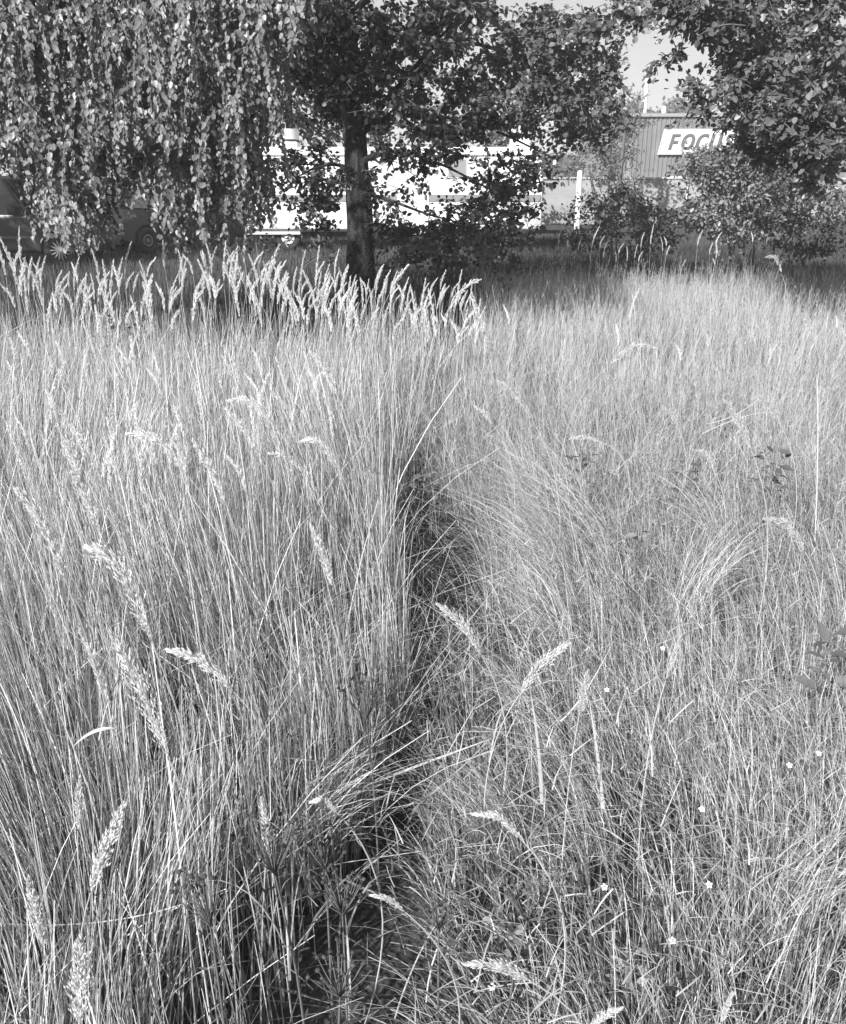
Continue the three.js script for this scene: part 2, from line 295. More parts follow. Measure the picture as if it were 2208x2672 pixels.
// ------------------------------------------------------------------ warehouse, low wall, poles
{
  const D = 45, wallL = at(1640, 480, D).x, wallR = 27, top = at(1700, 303, D).y, low = at(1700, 466, D).y;
  const b = thing('warehouse', 'grey corrugated metal warehouse with a white slanted sign behind the right trees', 'warehouse', V(0, 0, -D));
  const rib = (w, h) => {                                          // one cladding sheet: five trapezoid ribs
    const s = new THREE.Shape(), n = 5, p = w / n; s.moveTo(0, -0.03); s.lineTo(0, 0);
    for (let i = 0; i < n; i++) { const q = i * p; s.lineTo(q + p * 0.45, 0); s.lineTo(q + p * 0.55, 0.045); s.lineTo(q + p * 0.88, 0.045); s.lineTo(q + p * 0.98, 0); }
    s.lineTo(w, 0); s.lineTo(w, -0.03);
    return new THREE.ExtrudeGeometry(s, { depth: h, bevelEnabled: false }).rotateX(-Math.PI / 2).rotateY(Math.PI).translate(w, 0, 0);
  };
  const sheet = rib(1.0, top - low), ms = [0.2, 0.215, 0.19].map(v => mat(v, 0.55, { metalness: 0.0, side: THREE.DoubleSide, map: paintTex }));
  const n = Math.floor(wallR - wallL);
  for (let i = 0; i < n; i++) { const m = part('cladding_sheet', sheet, ms[(i * 7) % 3], b); m.position.set(wallL + i * 1.003, low, 0); }
  part('side_wall', box(0.2, top, 14, wallL - 0.1, top / 2, -7.1), mat(0.26, 0.7), b);
  part('roof', box(n * 1.003 + 0.3, 0.12, 14.2, wallL + n / 2, top + 0.06, -7.0), mat(0.22, 0.8), b);
  part('roof_edge_trim', rbox(n * 1.003 + 0.3, 0.12, 0.1, 0.02, wallL + n / 2, top + 0.02, 0.1), mat(0.3, 0.5), b);
  part('plinth_wall', box(n * 1.003, low, 0.25, wallL + n / 2, low / 2, -0.05), mat(0.36, 0.9, { map: paintTex }), b);
  part('base_trim', box(n * 1.003, 0.07, 0.12, wallL + n / 2, low, 0.12), mat(0.5, 0.6), b);
  const dl = at(1738, 500, D), dr = at(1792, 500, D), dt = at(1740, 460, D).y;
  const door = part('door', rbox(dr.x - dl.x, dt, 0.08, 0.015, (dl.x + dr.x) / 2, dt / 2, 0.17), mat(0.82, 0.5), b);
  part('door_handle', rbox(0.05, 0.16, 0.06, 0.01, dr.x - 0.13, 1.05, 0.24), mat(0.2, 0.4), door);
  // roof pipes
  const pole = (px, py0, r, name, v) => { const p = at(px, py0, D); return part(name, new THREE.CylinderGeometry(r, r, p.y - top, 12).translate(p.x, (p.y + top) / 2, -0.8), mat(v, 0.5), b); };
  pole(1700, 200, 0.09, 'flue_pipe', 0.8); pole(1745, 273, 0.1, 'vent_pipe', 0.8);
  const cw = at(1690, 270, D); part('vent_cowl', [new THREE.CylinderGeometry(0.13, 0.13, 0.3, 14).translate(cw.x - 0.1, top + 0.5, -0.8), new THREE.CylinderGeometry(0.1, 0.1, 0.45, 14).translate(cw.x - 0.1, top + 0.22, -0.8)], mat(0.18, 0.6), b);
  // slanted sign with its lettering
  const font = await new FontLoader().loadAsync('fonts/droid/droid_sans_bold.typeface.json');
  const a = at(1715, 403, D), c = at(1925, 338, D), h = c.y - a.y, sl = at(1733, 338, D).x - a.x;
  const s = new THREE.Shape(); s.moveTo(0, 0); s.lineTo(c.x - a.x - sl, 0); s.lineTo(c.x - a.x, h); s.lineTo(sl, h); s.closePath();
  const sign = thing('slanted_sign', 'white slanted FOCUS sign with grey capitals on the corrugated wall', 'sign', V(a.x, a.y, -D + 0.1));
  part('panel', new THREE.ExtrudeGeometry(s, { depth: 0.08, bevelEnabled: true, bevelSize: 0.015, bevelThickness: 0.015, bevelSegments: 1 }), mat(0.85, 0.5), sign);
  const W = c.x - a.x - sl * 2, ch = h * 0.62;
  [...'FOCUS'].forEach((q, i) => {
    const g = new TextGeometry(q, { font, size: ch, depth: 0.03, curveSegments: 8, bevelEnabled: false }); g.computeBoundingBox();
    g.translate(-(g.boundingBox.min.x + g.boundingBox.max.x) / 2, 0, 0).applyMatrix4(new THREE.Matrix4().makeShear(0, 0, 0.25, 0, 0, 0));
    const m = part('letter', g, mat(0.12, 0.6), sign); m.position.set(sl * 0.75 + W * (i + 0.5) / 5 + 0.12, h * 0.2, 0.115);
  });
}
{
  const D = 40, l = at(1400, 500, D).x, r = at(1640, 500, D).x + 2.4, t = at(1500, 467, D).y;
  const w = thing('low_wall', 'low pale grey rendered wall left of the warehouse door', 'wall', V(0, 0, -D));
  part('wall_panel', box(r - l, t, 0.22, (l + r) / 2, t / 2, 0), mat(0.34, 0.9, { map: paintTex }), w);
  part('coping', rbox(r - l + 0.1, 0.07, 0.32, 0.015, (l + r) / 2, t + 0.035, 0), mat(0.5, 0.8), w);
  const g = at(1478, 432, 41.5), g2 = at(1440, 432, 41.5), sh = thing('grey_container', 'flat dark grey metal container behind the low wall', 'container', V(0, 0, -43));
  const gt = at(1478, 405, 43).y; part('box_body', rbox(1.3, gt, 2.2, 0.04, g.x - 0.1, gt / 2, 0), mat(0.13, 0.6), sh); part('white_edge', rbox(0.16, gt - 0.2, 0.1, 0.02, g2.x + 0.16, gt / 2, 1.12), mat(0.8, 0.5), sh);
  const p = at(1511, 500, 34), pt = at(1511, 452, 34).y, po = thing('white_post', 'slim white metal post standing before the low wall', 'post', V(p.x, 0, -34));
  part('shaft', new THREE.CylinderGeometry(0.095, 0.1, pt, 14).translate(0, pt / 2, 0), mat(0.85, 0.4), po);
  part('cap', new THREE.SphereGeometry(0.1, 14, 8, 0, Math.PI * 2, 0, Math.PI / 2).translate(0, pt, 0), mat(0.8, 0.4), po);
}

// ------------------------------------------------------------------ white trailer caravan
function roundCap(w, h, r) { const s = new THREE.Shape(); s.moveTo(r, 0); s.lineTo(w - r, 0); s.quadraticCurveTo(w, 0, w, r); s.lineTo(w, h - r); s.quadraticCurveTo(w, h, w - r, h); s.lineTo(r, h); s.quadraticCurveTo(0, h, 0, h - r); s.lineTo(0, r); s.quadraticCurveTo(0, 0, r, 0); return s; }
{
  const D = 23.7, P = (x, y) => at(x, y, D), l = P(642, 500).x, r = P(1412, 500).x, bot = P(700, 600).y, top = P(700, 402).y, W = r - l, H = top - bot;
  const c = thing('caravan', 'long white trailer caravan with grey side stripe behind the dark trunk', 'caravan', V(0, 0, -D));
  const white = phys(0.86, 0.35, { map: paintTex, clearcoat: 0.3, clearcoatRoughness: 0.3 });
  part('body', new THREE.ExtrudeGeometry(roundCap(W, H, 0.12), { depth: 2.1, bevelEnabled: true, bevelSize: 0.04, bevelThickness: 0.06, bevelSegments: 3 }).translate(l, bot, -2.1), white, c);
  part('roof', rbox(W - 0.1, 0.14, 2.2, 0.05, (l + r) / 2, top + 0.09, -1.05), phys(0.85, 0.4), c);
  part('roof_rail', rbox(W - 0.3, 0.035, 0.05, 0.012, (l + r) / 2, top - 0.02, 0.075), mat(0.6, 0.4), c);
  const sy = P(800, 517).y; part('side_stripe', rbox(W - 0.02, 0.17, 0.02, 0.004, (l + r) / 2, sy, 0.068), mat(0.24, 0.5), c);
  part('lower_trim', rbox(W - 0.1, 0.04, 0.04, 0.01, (l + r) / 2, bot + 0.02, 0.08), mat(0.12, 0.5), c);
  const glass = phys(0.03, 0.06, { clearcoat: 1 });
  for (const [x0, x1, y0, y1] of [[1170, 1215, 416, 462], [890, 985, 420, 476], [700, 790, 430, 480]].slice(0, 1)) {
    const a = P(x0, y1), b = P(x1, y0), cx = (a.x + b.x) / 2, cy = (a.y + b.y) / 2, w = b.x - a.x, h = b.y - a.y;
    const f = part('window', rbox(w + 0.07, h + 0.07, 0.03, 0.012, cx, cy, 0.07), mat(0.55, 0.4), c);
    part('pane', rbox(w, h, 0.012, 0.005, cx, cy, 0.088), mat(0.28, 0.25), f);
  }
  // service door with its own seams and handle
  const dx = P(1078, 500).x, db = P(1078, 612).y, dt = P(1078, 412).y;
  const door = part('door', rbox(0.78, dt - db, 0.035, 0.012, dx, (dt + db) / 2, 0.072), white, c);
  part('door_handle', rbox(0.05, 0.13, 0.05, 0.012, dx + 0.3, (dt + db) / 2, 0.11), mat(0.15, 0.4), door);
  // roof stacks: box, neck and round cowl
  for (const [x0, x1, y0, y1, y2] of [[708, 770, 336, 364, 392], [1340, 1392, 331, 353, 384]]) {
    const a = P(x0, y0), b = P(x1, y1), cx = (a.x + b.x) / 2, w = b.x - a.x, by = P(x0, y2).y;
    const v = part('roof_stack', rbox(w * 0.96, b.y - 0.03 - top - 0.1, 0.6, 0.03, cx, (b.y - 0.03 + top + 0.1) / 2, -0.75), phys(0.82, 0.4), c);
    part('stack_cowl', new THREE.CylinderGeometry(w / 2, w / 2, a.y - b.y, 28).translate(cx, (a.y + b.y) / 2 + 0.03, -0.75), mat(0.6, 0.35), v);
    part('stack_neck', new THREE.CylinderGeometry(w / 2 - 0.05, w / 2 - 0.05, 0.12, 20).translate(cx, b.y + 0.0, -0.75), mat(0.1, 0.6), v);
  }
  part('chassis', box(W - 0.6, 0.14, 1.6, (l + r) / 2, bot - 0.1, -1.05), mat(0.06, 0.8), c);
  const by = P(680, 608); part('skirt_bar', rbox(P(785, 600).x - P(645, 600).x, 0.08, 0.05, 0.015, (P(785, 600).x + P(645, 600).x) / 2, by.y, 0.05), mat(0.5, 0.5), c);
  for (const wx of [P(750, 600).x]) {
    const wheel = part('wheel', new THREE.TorusGeometry(0.24, 0.085, 12, 30).translate(wx, 0.33, -0.12), mat(0.025, 0.85), c);
    part('hub_cap', [disc(0.165, 0.05, wx, 0.33, -0.06), new THREE.SphereGeometry(0.09, 16, 8).scale(1, 1, 0.5).translate(wx, 0.33, -0.03)], mat(0.6, 0.35), wheel);
    part('wheel_guard', new THREE.TorusGeometry(0.36, 0.03, 8, 24, Math.PI).translate(wx, 0.33, 0.0), mat(0.1, 0.6), c);
  }
  part('drawbar', [box(1.3, 0.09, 0.09, r + 0.55, 0.42, -1.05), box(0.08, 0.4, 0.08, r + 0.9, 0.22, -1.05)], mat(0.1, 0.7), c);
}

// ------------------------------------------------------------------ cars
function wheel(parent, x, y, z, R, spokes, side) {
  const t = part('wheel', new THREE.TorusGeometry(R - 0.085, 0.095, 12, 32).scale(1, 1, 1.15).translate(x, y, z), mat(0.022, 0.85), parent);
  const g = [new THREE.TorusGeometry(R * 0.66, 0.014, 8, 32).translate(x, y, z + side * 0.075), disc(0.05, 0.05, x, y, z + side * 0.07, 14)];
  if (spokes) for (let k = 0; k < spokes; k++) g.push(box(R * 0.62, 0.022, 0.02, R * 0.34, 0, 0).rotateZ(k / spokes * Math.PI * 2).translate(x, y, z + side * 0.075));
  else g.push(new THREE.TorusGeometry(R * 0.4, 0.02, 8, 28).translate(x, y, z + side * 0.08));
  part('rim', g, mat(spokes ? 0.42 : 0.3, 0.35, { metalness: spokes ? 0.4 : 0.2 }), t);
  part('rim_back', disc(R * 0.62, 0.06, x, y, z, 24), mat(spokes ? 0.02 : 0.08, 0.7), t);
}
function profile(pts) { const s = new THREE.Shape(); pts.forEach(([x, y], i) => i ? s.lineTo(x, y) : s.moveTo(x, y)); s.closePath(); return s; }
function arch(pts, cx, cy, r) { for (let k = 0; k <= 12; k++) { const a = Math.PI * k / 12; pts.push([cx + Math.cos(a) * r, cy + Math.sin(a) * r]); } }
function car(o, k) {   // k: sizes; the car points along +x, its near side at z = +width/2
  const { len, w, belt, roof, R, front, rear, hood, ws, back, sill } = k, hw = w / 2;
  const lower = [[0, sill + 0.12], [0, belt - 0.14], [0.1, belt], [back, belt + 0.03], [len - hood, belt], [len - 0.35, belt - 0.1], [len - 0.05, belt - 0.22], [len, sill + 0.15], [len - 0.04, sill + 0.05]];
  const pts = [...lower]; pts.push([front + R + 0.08, sill]); arch(pts, front, R, R + 0.07); pts.push([rear + R + 0.08, sill]); arch(pts, rear, R, R + 0.07); pts.push([0.04, sill]);
  const paint = phys(k.paint, 0.42, { clearcoat: 0.3, clearcoatRoughness: 0.2, map: paintTex });
  part('body', new THREE.ExtrudeGeometry(profile(pts), { depth: w - 0.12, bevelEnabled: true, bevelSize: 0.05, bevelThickness: 0.06, bevelSegments: 3, curveSegments: 6 }).translate(0, 0, -hw + 0.06), paint, o);
  const cab = [[back - 0.02, belt], [back + 0.14, roof - 0.05], [back + 0.35, roof], [len - hood - ws - 0.25, roof], [len - hood - ws, roof - 0.06], [len - hood, belt]];
  part('roof', new THREE.ExtrudeGeometry(profile(cab), { depth: w - 0.42, bevelEnabled: true, bevelSize: 0.03, bevelThickness: 0.1, bevelSegments: 3 }).translate(0, 0, -hw + 0.21), paint, o);
  const glass = phys(0.015, 0.05, { clearcoat: 1 });
  const x0 = back + 0.22, x1 = len - hood - ws * 0.85, xm = lerp(x0, x1, 0.5);
  for (const s of [-1, 1]) for (const [a, b, c, d] of [[x0, xm - 0.04, 0, 0.02], [xm + 0.04, x1, 0.0, ws * 0.72]])
    part('side_window', new THREE.ExtrudeGeometry(profile([[a, belt + 0.05], [b + d * 0.9, belt + 0.05], [b - 0.02, roof - 0.1], [a + 0.08, roof - 0.1]]), { depth: 0.02, bevelEnabled: false }).translate(0, 0, s * (hw - 0.105) - 0.01 + s * 0.012), glass, o);
  const wsLen = Math.hypot(ws, roof - belt - 0.06);
  part('windscreen', box(wsLen * 0.84, 0.02, w - 0.5).rotateZ(-Math.atan2(roof - belt - 0.06, ws)).translate(len - hood - ws / 2 + 0.035, (roof + belt) / 2 + 0.015, 0), glass, o);
  for (const s of [-1, 1]) {
    part('wheel_well', disc(R + 0.05, 0.05, front, R, s * (hw - 0.3)), mat(0.012, 0.95), o);
    wheel(o, front, R, s * (hw - 0.08), R, k.spokes, s); wheel(o, rear, R, s * (hw - 0.08), R, k.spokes, s);
    part('side_moulding', rbox(front - rear - 2 * R - 0.25, 0.045, 0.03, 0.012, (front + rear) / 2, sill + 0.24, s * (hw + 0.005)), mat(0.16, 0.35), o);
    part('belt_moulding', rbox(len - hood - back - 0.1, 0.03, 0.02, 0.008, (len - hood + back) / 2, belt - 0.015, s * (hw - 0.004)), mat(0.18, 0.3), o);
    part('door_handle', rbox(0.17, 0.035, 0.035, 0.012, xm - 0.2, belt - 0.14, s * (hw + 0.012)), mat(0.45, 0.3), o);
    part('wing_mirror', rbox(0.1, 0.14, 0.18, 0.03, x1 + 0.12, belt + 0.12, s * (hw + 0.06)), paint, o);
    part('headlight', rbox(0.07, 0.16, 0.34, 0.03, len + 0.025, belt - 0.31, s * (hw - 0.36)), phys(0.5, 0.08, { clearcoat: 1 }), o);
    part('indicator_lamp', rbox(0.14, 0.15, 0.09, 0.025, len - 0.04, belt - 0.31, s * (hw - 0.045)), phys(0.6, 0.12, { clearcoat: 1 }), o);
    part('tail_lamp', rbox(0.05, 0.28, 0.16, 0.02, -0.05, belt - 0.25, s * (hw - 0.14)), phys(0.12, 0.15), o);
  }
  part('grille', [0, 1, 2, 3].map(i => box(0.03, 0.022, w - 1.0, len + 0.045, belt - 0.38 + i * 0.045, 0)), mat(0.05, 0.4), o);
  const bf = part('front_bumper', rbox(0.2, 0.17, w + 0.02, 0.05, len + 0.02, sill + 0.2, 0), mat(0.07, 0.5), o);
  part('bumper_strip', rbox(0.03, 0.035, w - 0.1, 0.01, len + 0.125, sill + 0.24, 0), mat(0.65, 0.2, { metalness: 0.6 }), bf);
  part('rear_bumper', rbox(0.2, 0.17, w + 0.02, 0.05, -0.02, sill + 0.2, 0), mat(0.07, 0.5), o);
  part('underbody', box(len - 0.4, 0.2, w - 0.5, len / 2, sill + 0.02, 0), mat(0.015, 0.95), o);
}
{
  const D = 19, nose = at(240, 640, D).x;
  const o = thing('dark_estate_car', 'tall dark estate car with many-spoked wheels at the left picture edge', 'car', V(nose - 4.5, 0, -D - 0.9));
  car(o, { len: 4.5, w: 1.78, belt: 0.98, roof: 1.72, R: 0.335, front: 3.84, rear: 0.9, hood: 1.2, ws: 0.5, back: 0.1, sill: 0.34, spokes: 14, paint: 0.012 });
}
{
  const a = Math.atan2(0.8, -0.62), c = at(322, 620, 22.3);          // nose towards the viewer's left
  const o = thing('grey_hatchback_car', 'dark grey car with pale corner lamp, nose poking out under the birch', 'car', V(0, 0, 0), 0);
  car(o, { len: 3.7, w: 1.6, belt: 0.95, roof: 1.42, R: 0.31, front: 3.02, rear: 0.62, hood: 0.95, ws: 0.62, back: 0.25, sill: 0.3, spokes: 0, paint: 0.055 });
  const h = V(-0.62, 0, 0.785);                                      // heading
  o.rotation.y = Math.atan2(-h.z, h.x);
  const side = V(0, 0, 1).applyAxisAngle(V(0, 1, 0), o.rotation.y), near = side.x > 0 ? 1 : -1;
  o.position.set(c.x, 0, -22.3).addScaledVector(h, -3.7).addScaledVector(side, -near * 0.8);
}

// ------------------------------------------------------------------ foliage
// pieces in the photograph's own places: ellipses (px, py, rx, ry) filled with sprays of leaves between two distances
const leafProto = {};
function leafGeo(kind, len, wid, fold, fat) { if (!leafProto[kind]) { const G = new Grow(8, 16); leaf(G, V(0, 0, 0), V(0, 1, 0), V(0, 0, 1), len, wid, 1, fold, fat); const g = G.geo(); g.deleteAttribute('color'); leafProto[kind] = g; } return leafProto[kind]; }
const singleLeafMats = {};
function singleLeaf(parent, kind, p, ax, nx, len, wid, fold, fat, tone) {   // the foremost leaves, one mesh each
  const key = kind + Math.round(tone * 40);
  const m = singleLeafMats[key] ||= new THREE.MeshPhysicalMaterial({ color: grey(Math.round(tone * 40) / 40), roughness: 0.45, side: THREE.DoubleSide, transmission: 0.25, thickness: 0, specularIntensity: 0.9 });
  const o = new THREE.Mesh(leafGeo(kind, len, wid, fold, fat), m); o.name = 'leaf'; o.castShadow = o.receiveShadow = true;
  const s = ax.clone().cross(nx).normalize(), n = s.clone().cross(ax).normalize();
  o.quaternion.setFromRotationMatrix(new THREE.Matrix4().makeBasis(s, ax, n)); o.position.copy(p).sub(parent.position); parent.add(o);
}
const dirv = () => { const a = rnd() * 6.283, y = rr(-1, 1), q = Math.sqrt(1 - y * y); return V(Math.cos(a) * q, y, Math.sin(a) * q); };
function spray(G, twigs, centre, o) {        // a leafy twig: leaves set along a few shoots
  const sh = o.shoots || 4;
  for (let s = 0; s < sh; s++) {
    const d = dirv(); d.y = d.y * 0.6 + (o.sag || 0); d.normalize();
    const L = o.r * rr(0.6, 1.25), a = centre.clone().addScaledVector(d, -L * 0.35), n = Math.round(o.leaves / sh * rr(0.7, 1.3));
    if (twigs && rnd() < 0.75) twigs.push(tube([a, centre.clone().addScaledVector(d, L * 0.2).add(V(0, 0.03, 0)), centre.clone().addScaledVector(d, L * 0.8)], [0.007 * (o.twig || 1), 0.003 * (o.twig || 1)], 4));
    for (let k = 0; k < n; k++) {
      const t = rnd(), p = a.clone().addScaledVector(d, L * 1.2 * t).add(V(gs() * o.r * 0.17, gs() * o.r * 0.15, gs() * o.r * 0.17));
      const ax = dirv().addScaledVector(d, 0.7); ax.y -= o.droop ?? 0.35; ax.normalize();
      const nx = dirv().multiplyScalar(0.75); nx.y += 0.75; nx.z += 0.35; nx.addScaledVector(ax, -nx.dot(ax)).normalize();
      const len = o.leaf * rr(0.65, 1.2), tone = rr(o.tone[0], o.tone[1]);
      o.front?.push({ p, ax, nx, len, tone, wid: len * (o.aspect || 0.8) });
      leaf(G, p, ax, nx, len, len * (o.aspect || 0.8), tone, 0.22, 0.5);
    }
  }
}
function fillEllipse(G, twigs, [px, py, rx, ry, n], D0, D1, o) {
  for (let k = 0; k < n; k++) {
    const a = rnd() * 6.283, q = Math.sqrt(rnd());
    spray(G, twigs, at(px + Math.cos(a) * q * rx, py + Math.sin(a) * q * ry, rr(D0, D1)), o);
  }
}
// the 300 leaves nearest the viewer become meshes of their own: taken out of the pool before it is meshed
function leafPool() { return { list: [] }; }
function finishCrown(parent, pool, kind, o, count = 300) {
  const cam = V(0, EYE, 0);
  const inView = l => { const q = l.p.clone().sub(cam), c = Math.cos(PITCH), s = Math.sin(PITCH), dz = -q.z * c - q.y * s, dy = q.y * c - q.z * s; if (dz <= 0) return false; const u = q.x / dz * FOCAL, v = dy / dz * FOCAL; return Math.abs(u) < 1100 && Math.abs(v) < 1330; };
  const seen = pool.filter(inView).sort((a, b) => b.p.z - a.p.z).slice(0, count), chosen = new Set(seen);
  const G = new Grow(1 << 16, 1 << 17);
  for (const l of pool) if (!chosen.has(l)) leaf(G, l.p.clone().sub(parent.position), l.ax, l.nx, l.len, l.wid, l.tone, 0.22, o.fat || 0.5);
  for (const l of seen) singleLeaf(parent, kind, l.p, l.ax, l.nx, o.leaf, o.leaf * (o.aspect || 0.8), 0.22, o.fat || 0.5, l.tone);
  const m = G.mesh('crown', leafMat, parent); m.userData.kind = 'stuff';
}
const nowhere = { room() {}, v() {}, t() {} };

// weeping birch on the left: hanging strands of small leaves
{
  const base = V(-6.1, 0, -9.2), tree = thing('weeping_birch_tree', 'weeping birch with hanging strands of small pale leaves at upper left', 'tree', base);
  const pool = [], shoots = [];
  part('trunk', tube([V(0, -0.1, 0), V(0.1, 2.5, 0.05), V(0.35, 5, 0.1), V(0.6, 8, 0), V(0.7, 11, -0.1)], [0.24, 0.2, 0.17, 0.12, 0.03], 12, 0.12), mat(0.3, 0.85, { map: barkTex, bumpMap: barkBump, bumpScale: 0.012 }), tree);
  for (const [y, x, z, h] of [[4.2, 2.2, 1.2, 1.1], [4.8, 3.6, 0.6, 1.2], [5.4, 1.4, 1.6, 1.4], [5.8, 4.2, -0.6, 1.3], [6.5, 2.6, 1.5, 1.2], [3.9, 0.6, 1.9, 0.8], [6.9, -2, 0.6, 1.2], [6.2, -1.8, -1.2, 1.2], [7.4, 1.4, -1.8, 1.2]])
    part('branch', tube([V(0.3, y, 0), V(0.3 + x * 0.4, y + h * 0.8, z * 0.4), V(0.3 + x * 0.8, y + h, z * 0.8), V(0.3 + x * 1.1, y + h * 0.7, z * 1.05)], [0.07, 0.045, 0.025, 0.012], 6), birchTwigMat, tree);
  const low = [[-200, 420], [0, 425], [70, 440], [110, 520], [140, 640], [225, 665], [245, 500], [270, 430], [345, 400], [400, 420], [425, 560], [440, 620], [480, 670], [530, 660], [560, 540], [600, 500], [635, 590], [645, 630], [668, 590], [674, 330], [684, 220], [740, 110], [790, 40], [830, -60], [880, -120]];
  const strand = (p0, len, lean, tone) => {
    const n = Math.round(len / 0.026), pts = []; let p = p0.clone(), d = V(lean.x + gs() * 0.25, 0.1, lean.z + gs() * 0.2);
    for (let k = 0; k < n; k++) {
      d.y = Math.max(-1, d.y - 0.085); d.x *= 0.93; d.z *= 0.93; d.x += gs() * 0.03;
      p = p.clone().addScaledVector(d, 0.026 / Math.max(0.4, d.length())); if (k % 6 === 0) pts.push(p.clone());
      const cnt = rnd() < 0.6 ? 1 : 2;
      for (let q = 0; q < cnt; q++) {
        const ax = V(gs() * 0.55, -1 + rnd() * 0.6, gs() * 0.55).normalize(), nx = V(gs() * 0.8, 0.25 + gs() * 0.35, 0.8 + gs() * 0.5); nx.addScaledVector(ax, -nx.dot(ax)).normalize();
        const len2 = 0.048 * rr(0.6, 1.25);
        pool.push({ p: p.clone().add(V(gs() * 0.018, 0, gs() * 0.018)), ax, nx, len: len2, wid: len2 * 0.72, tone: tone * rr(0.65, 1.25) });
      }
    }
    if (pts.length > 2 && rnd() < 0.6) shoots.push(tube(pts.map(q => q.sub(base)), [0.0035, 0.0018], 3));
  };
  for (let k = 0; k < 1300; k++) {                                   // tiers of short strands, each tier hanging from one twig end
    const px = rr(-320, 850), bottom = table(low, px), D = rr(7.2, 9.9), py = lerp(-420, bottom - 45, Math.pow(rnd(), 0.75));
    if (noise(px / 130, py / 150, 41) * 0.7 + noise(px / 60, py / 70, 42) * 0.3 < 0.46 && rnd() < 0.93) continue;
    const c = at(px, py, D), tone = rr(0.14, 0.26), m = 3 + Math.floor(rnd() * 5);
    for (let q = 0; q < m; q++) {
      const s = c.clone().add(V(gs() * 0.09, gs() * 0.06, gs() * 0.09)), floor = at(px, bottom + gs() * 24, D).y;
      const reach = s.y - floor, tail = reach < 1.1 && rnd() < 0.4;
      strand(s, tail ? Math.max(0.16, reach) : clamp(reach, 0.16, rr(0.3, 0.75)), V(gs() * (tail ? 0.3 : 0.75), 0, gs() * 0.6), tone);
    }
  }
  for (let k = 0; k < 210; k++) {                                   // the high crown above the picture
    const a = rnd() * 6.283, q = Math.sqrt(rnd()) * 3.3, c = V(base.x + 1.2 + Math.cos(a) * q, rr(4.6, 10.6), base.z + Math.sin(a) * q * 0.85 - 0.5);
    for (let m = 0; m < 3; m++) strand(c.clone().add(V(gs() * 0.25, gs() * 0.2, gs() * 0.25)), rr(0.5, 1.1), V(gs() * 0.4, 0, gs() * 0.4), 0.12);
  }
  part('hanging_twigs', shoots, birchTwigMat, tree).userData.kind = 'stuff';
  finishCrown(tree, pool, 'birch', { leaf: 0.052, aspect: 0.72, fat: 0.42 });
}

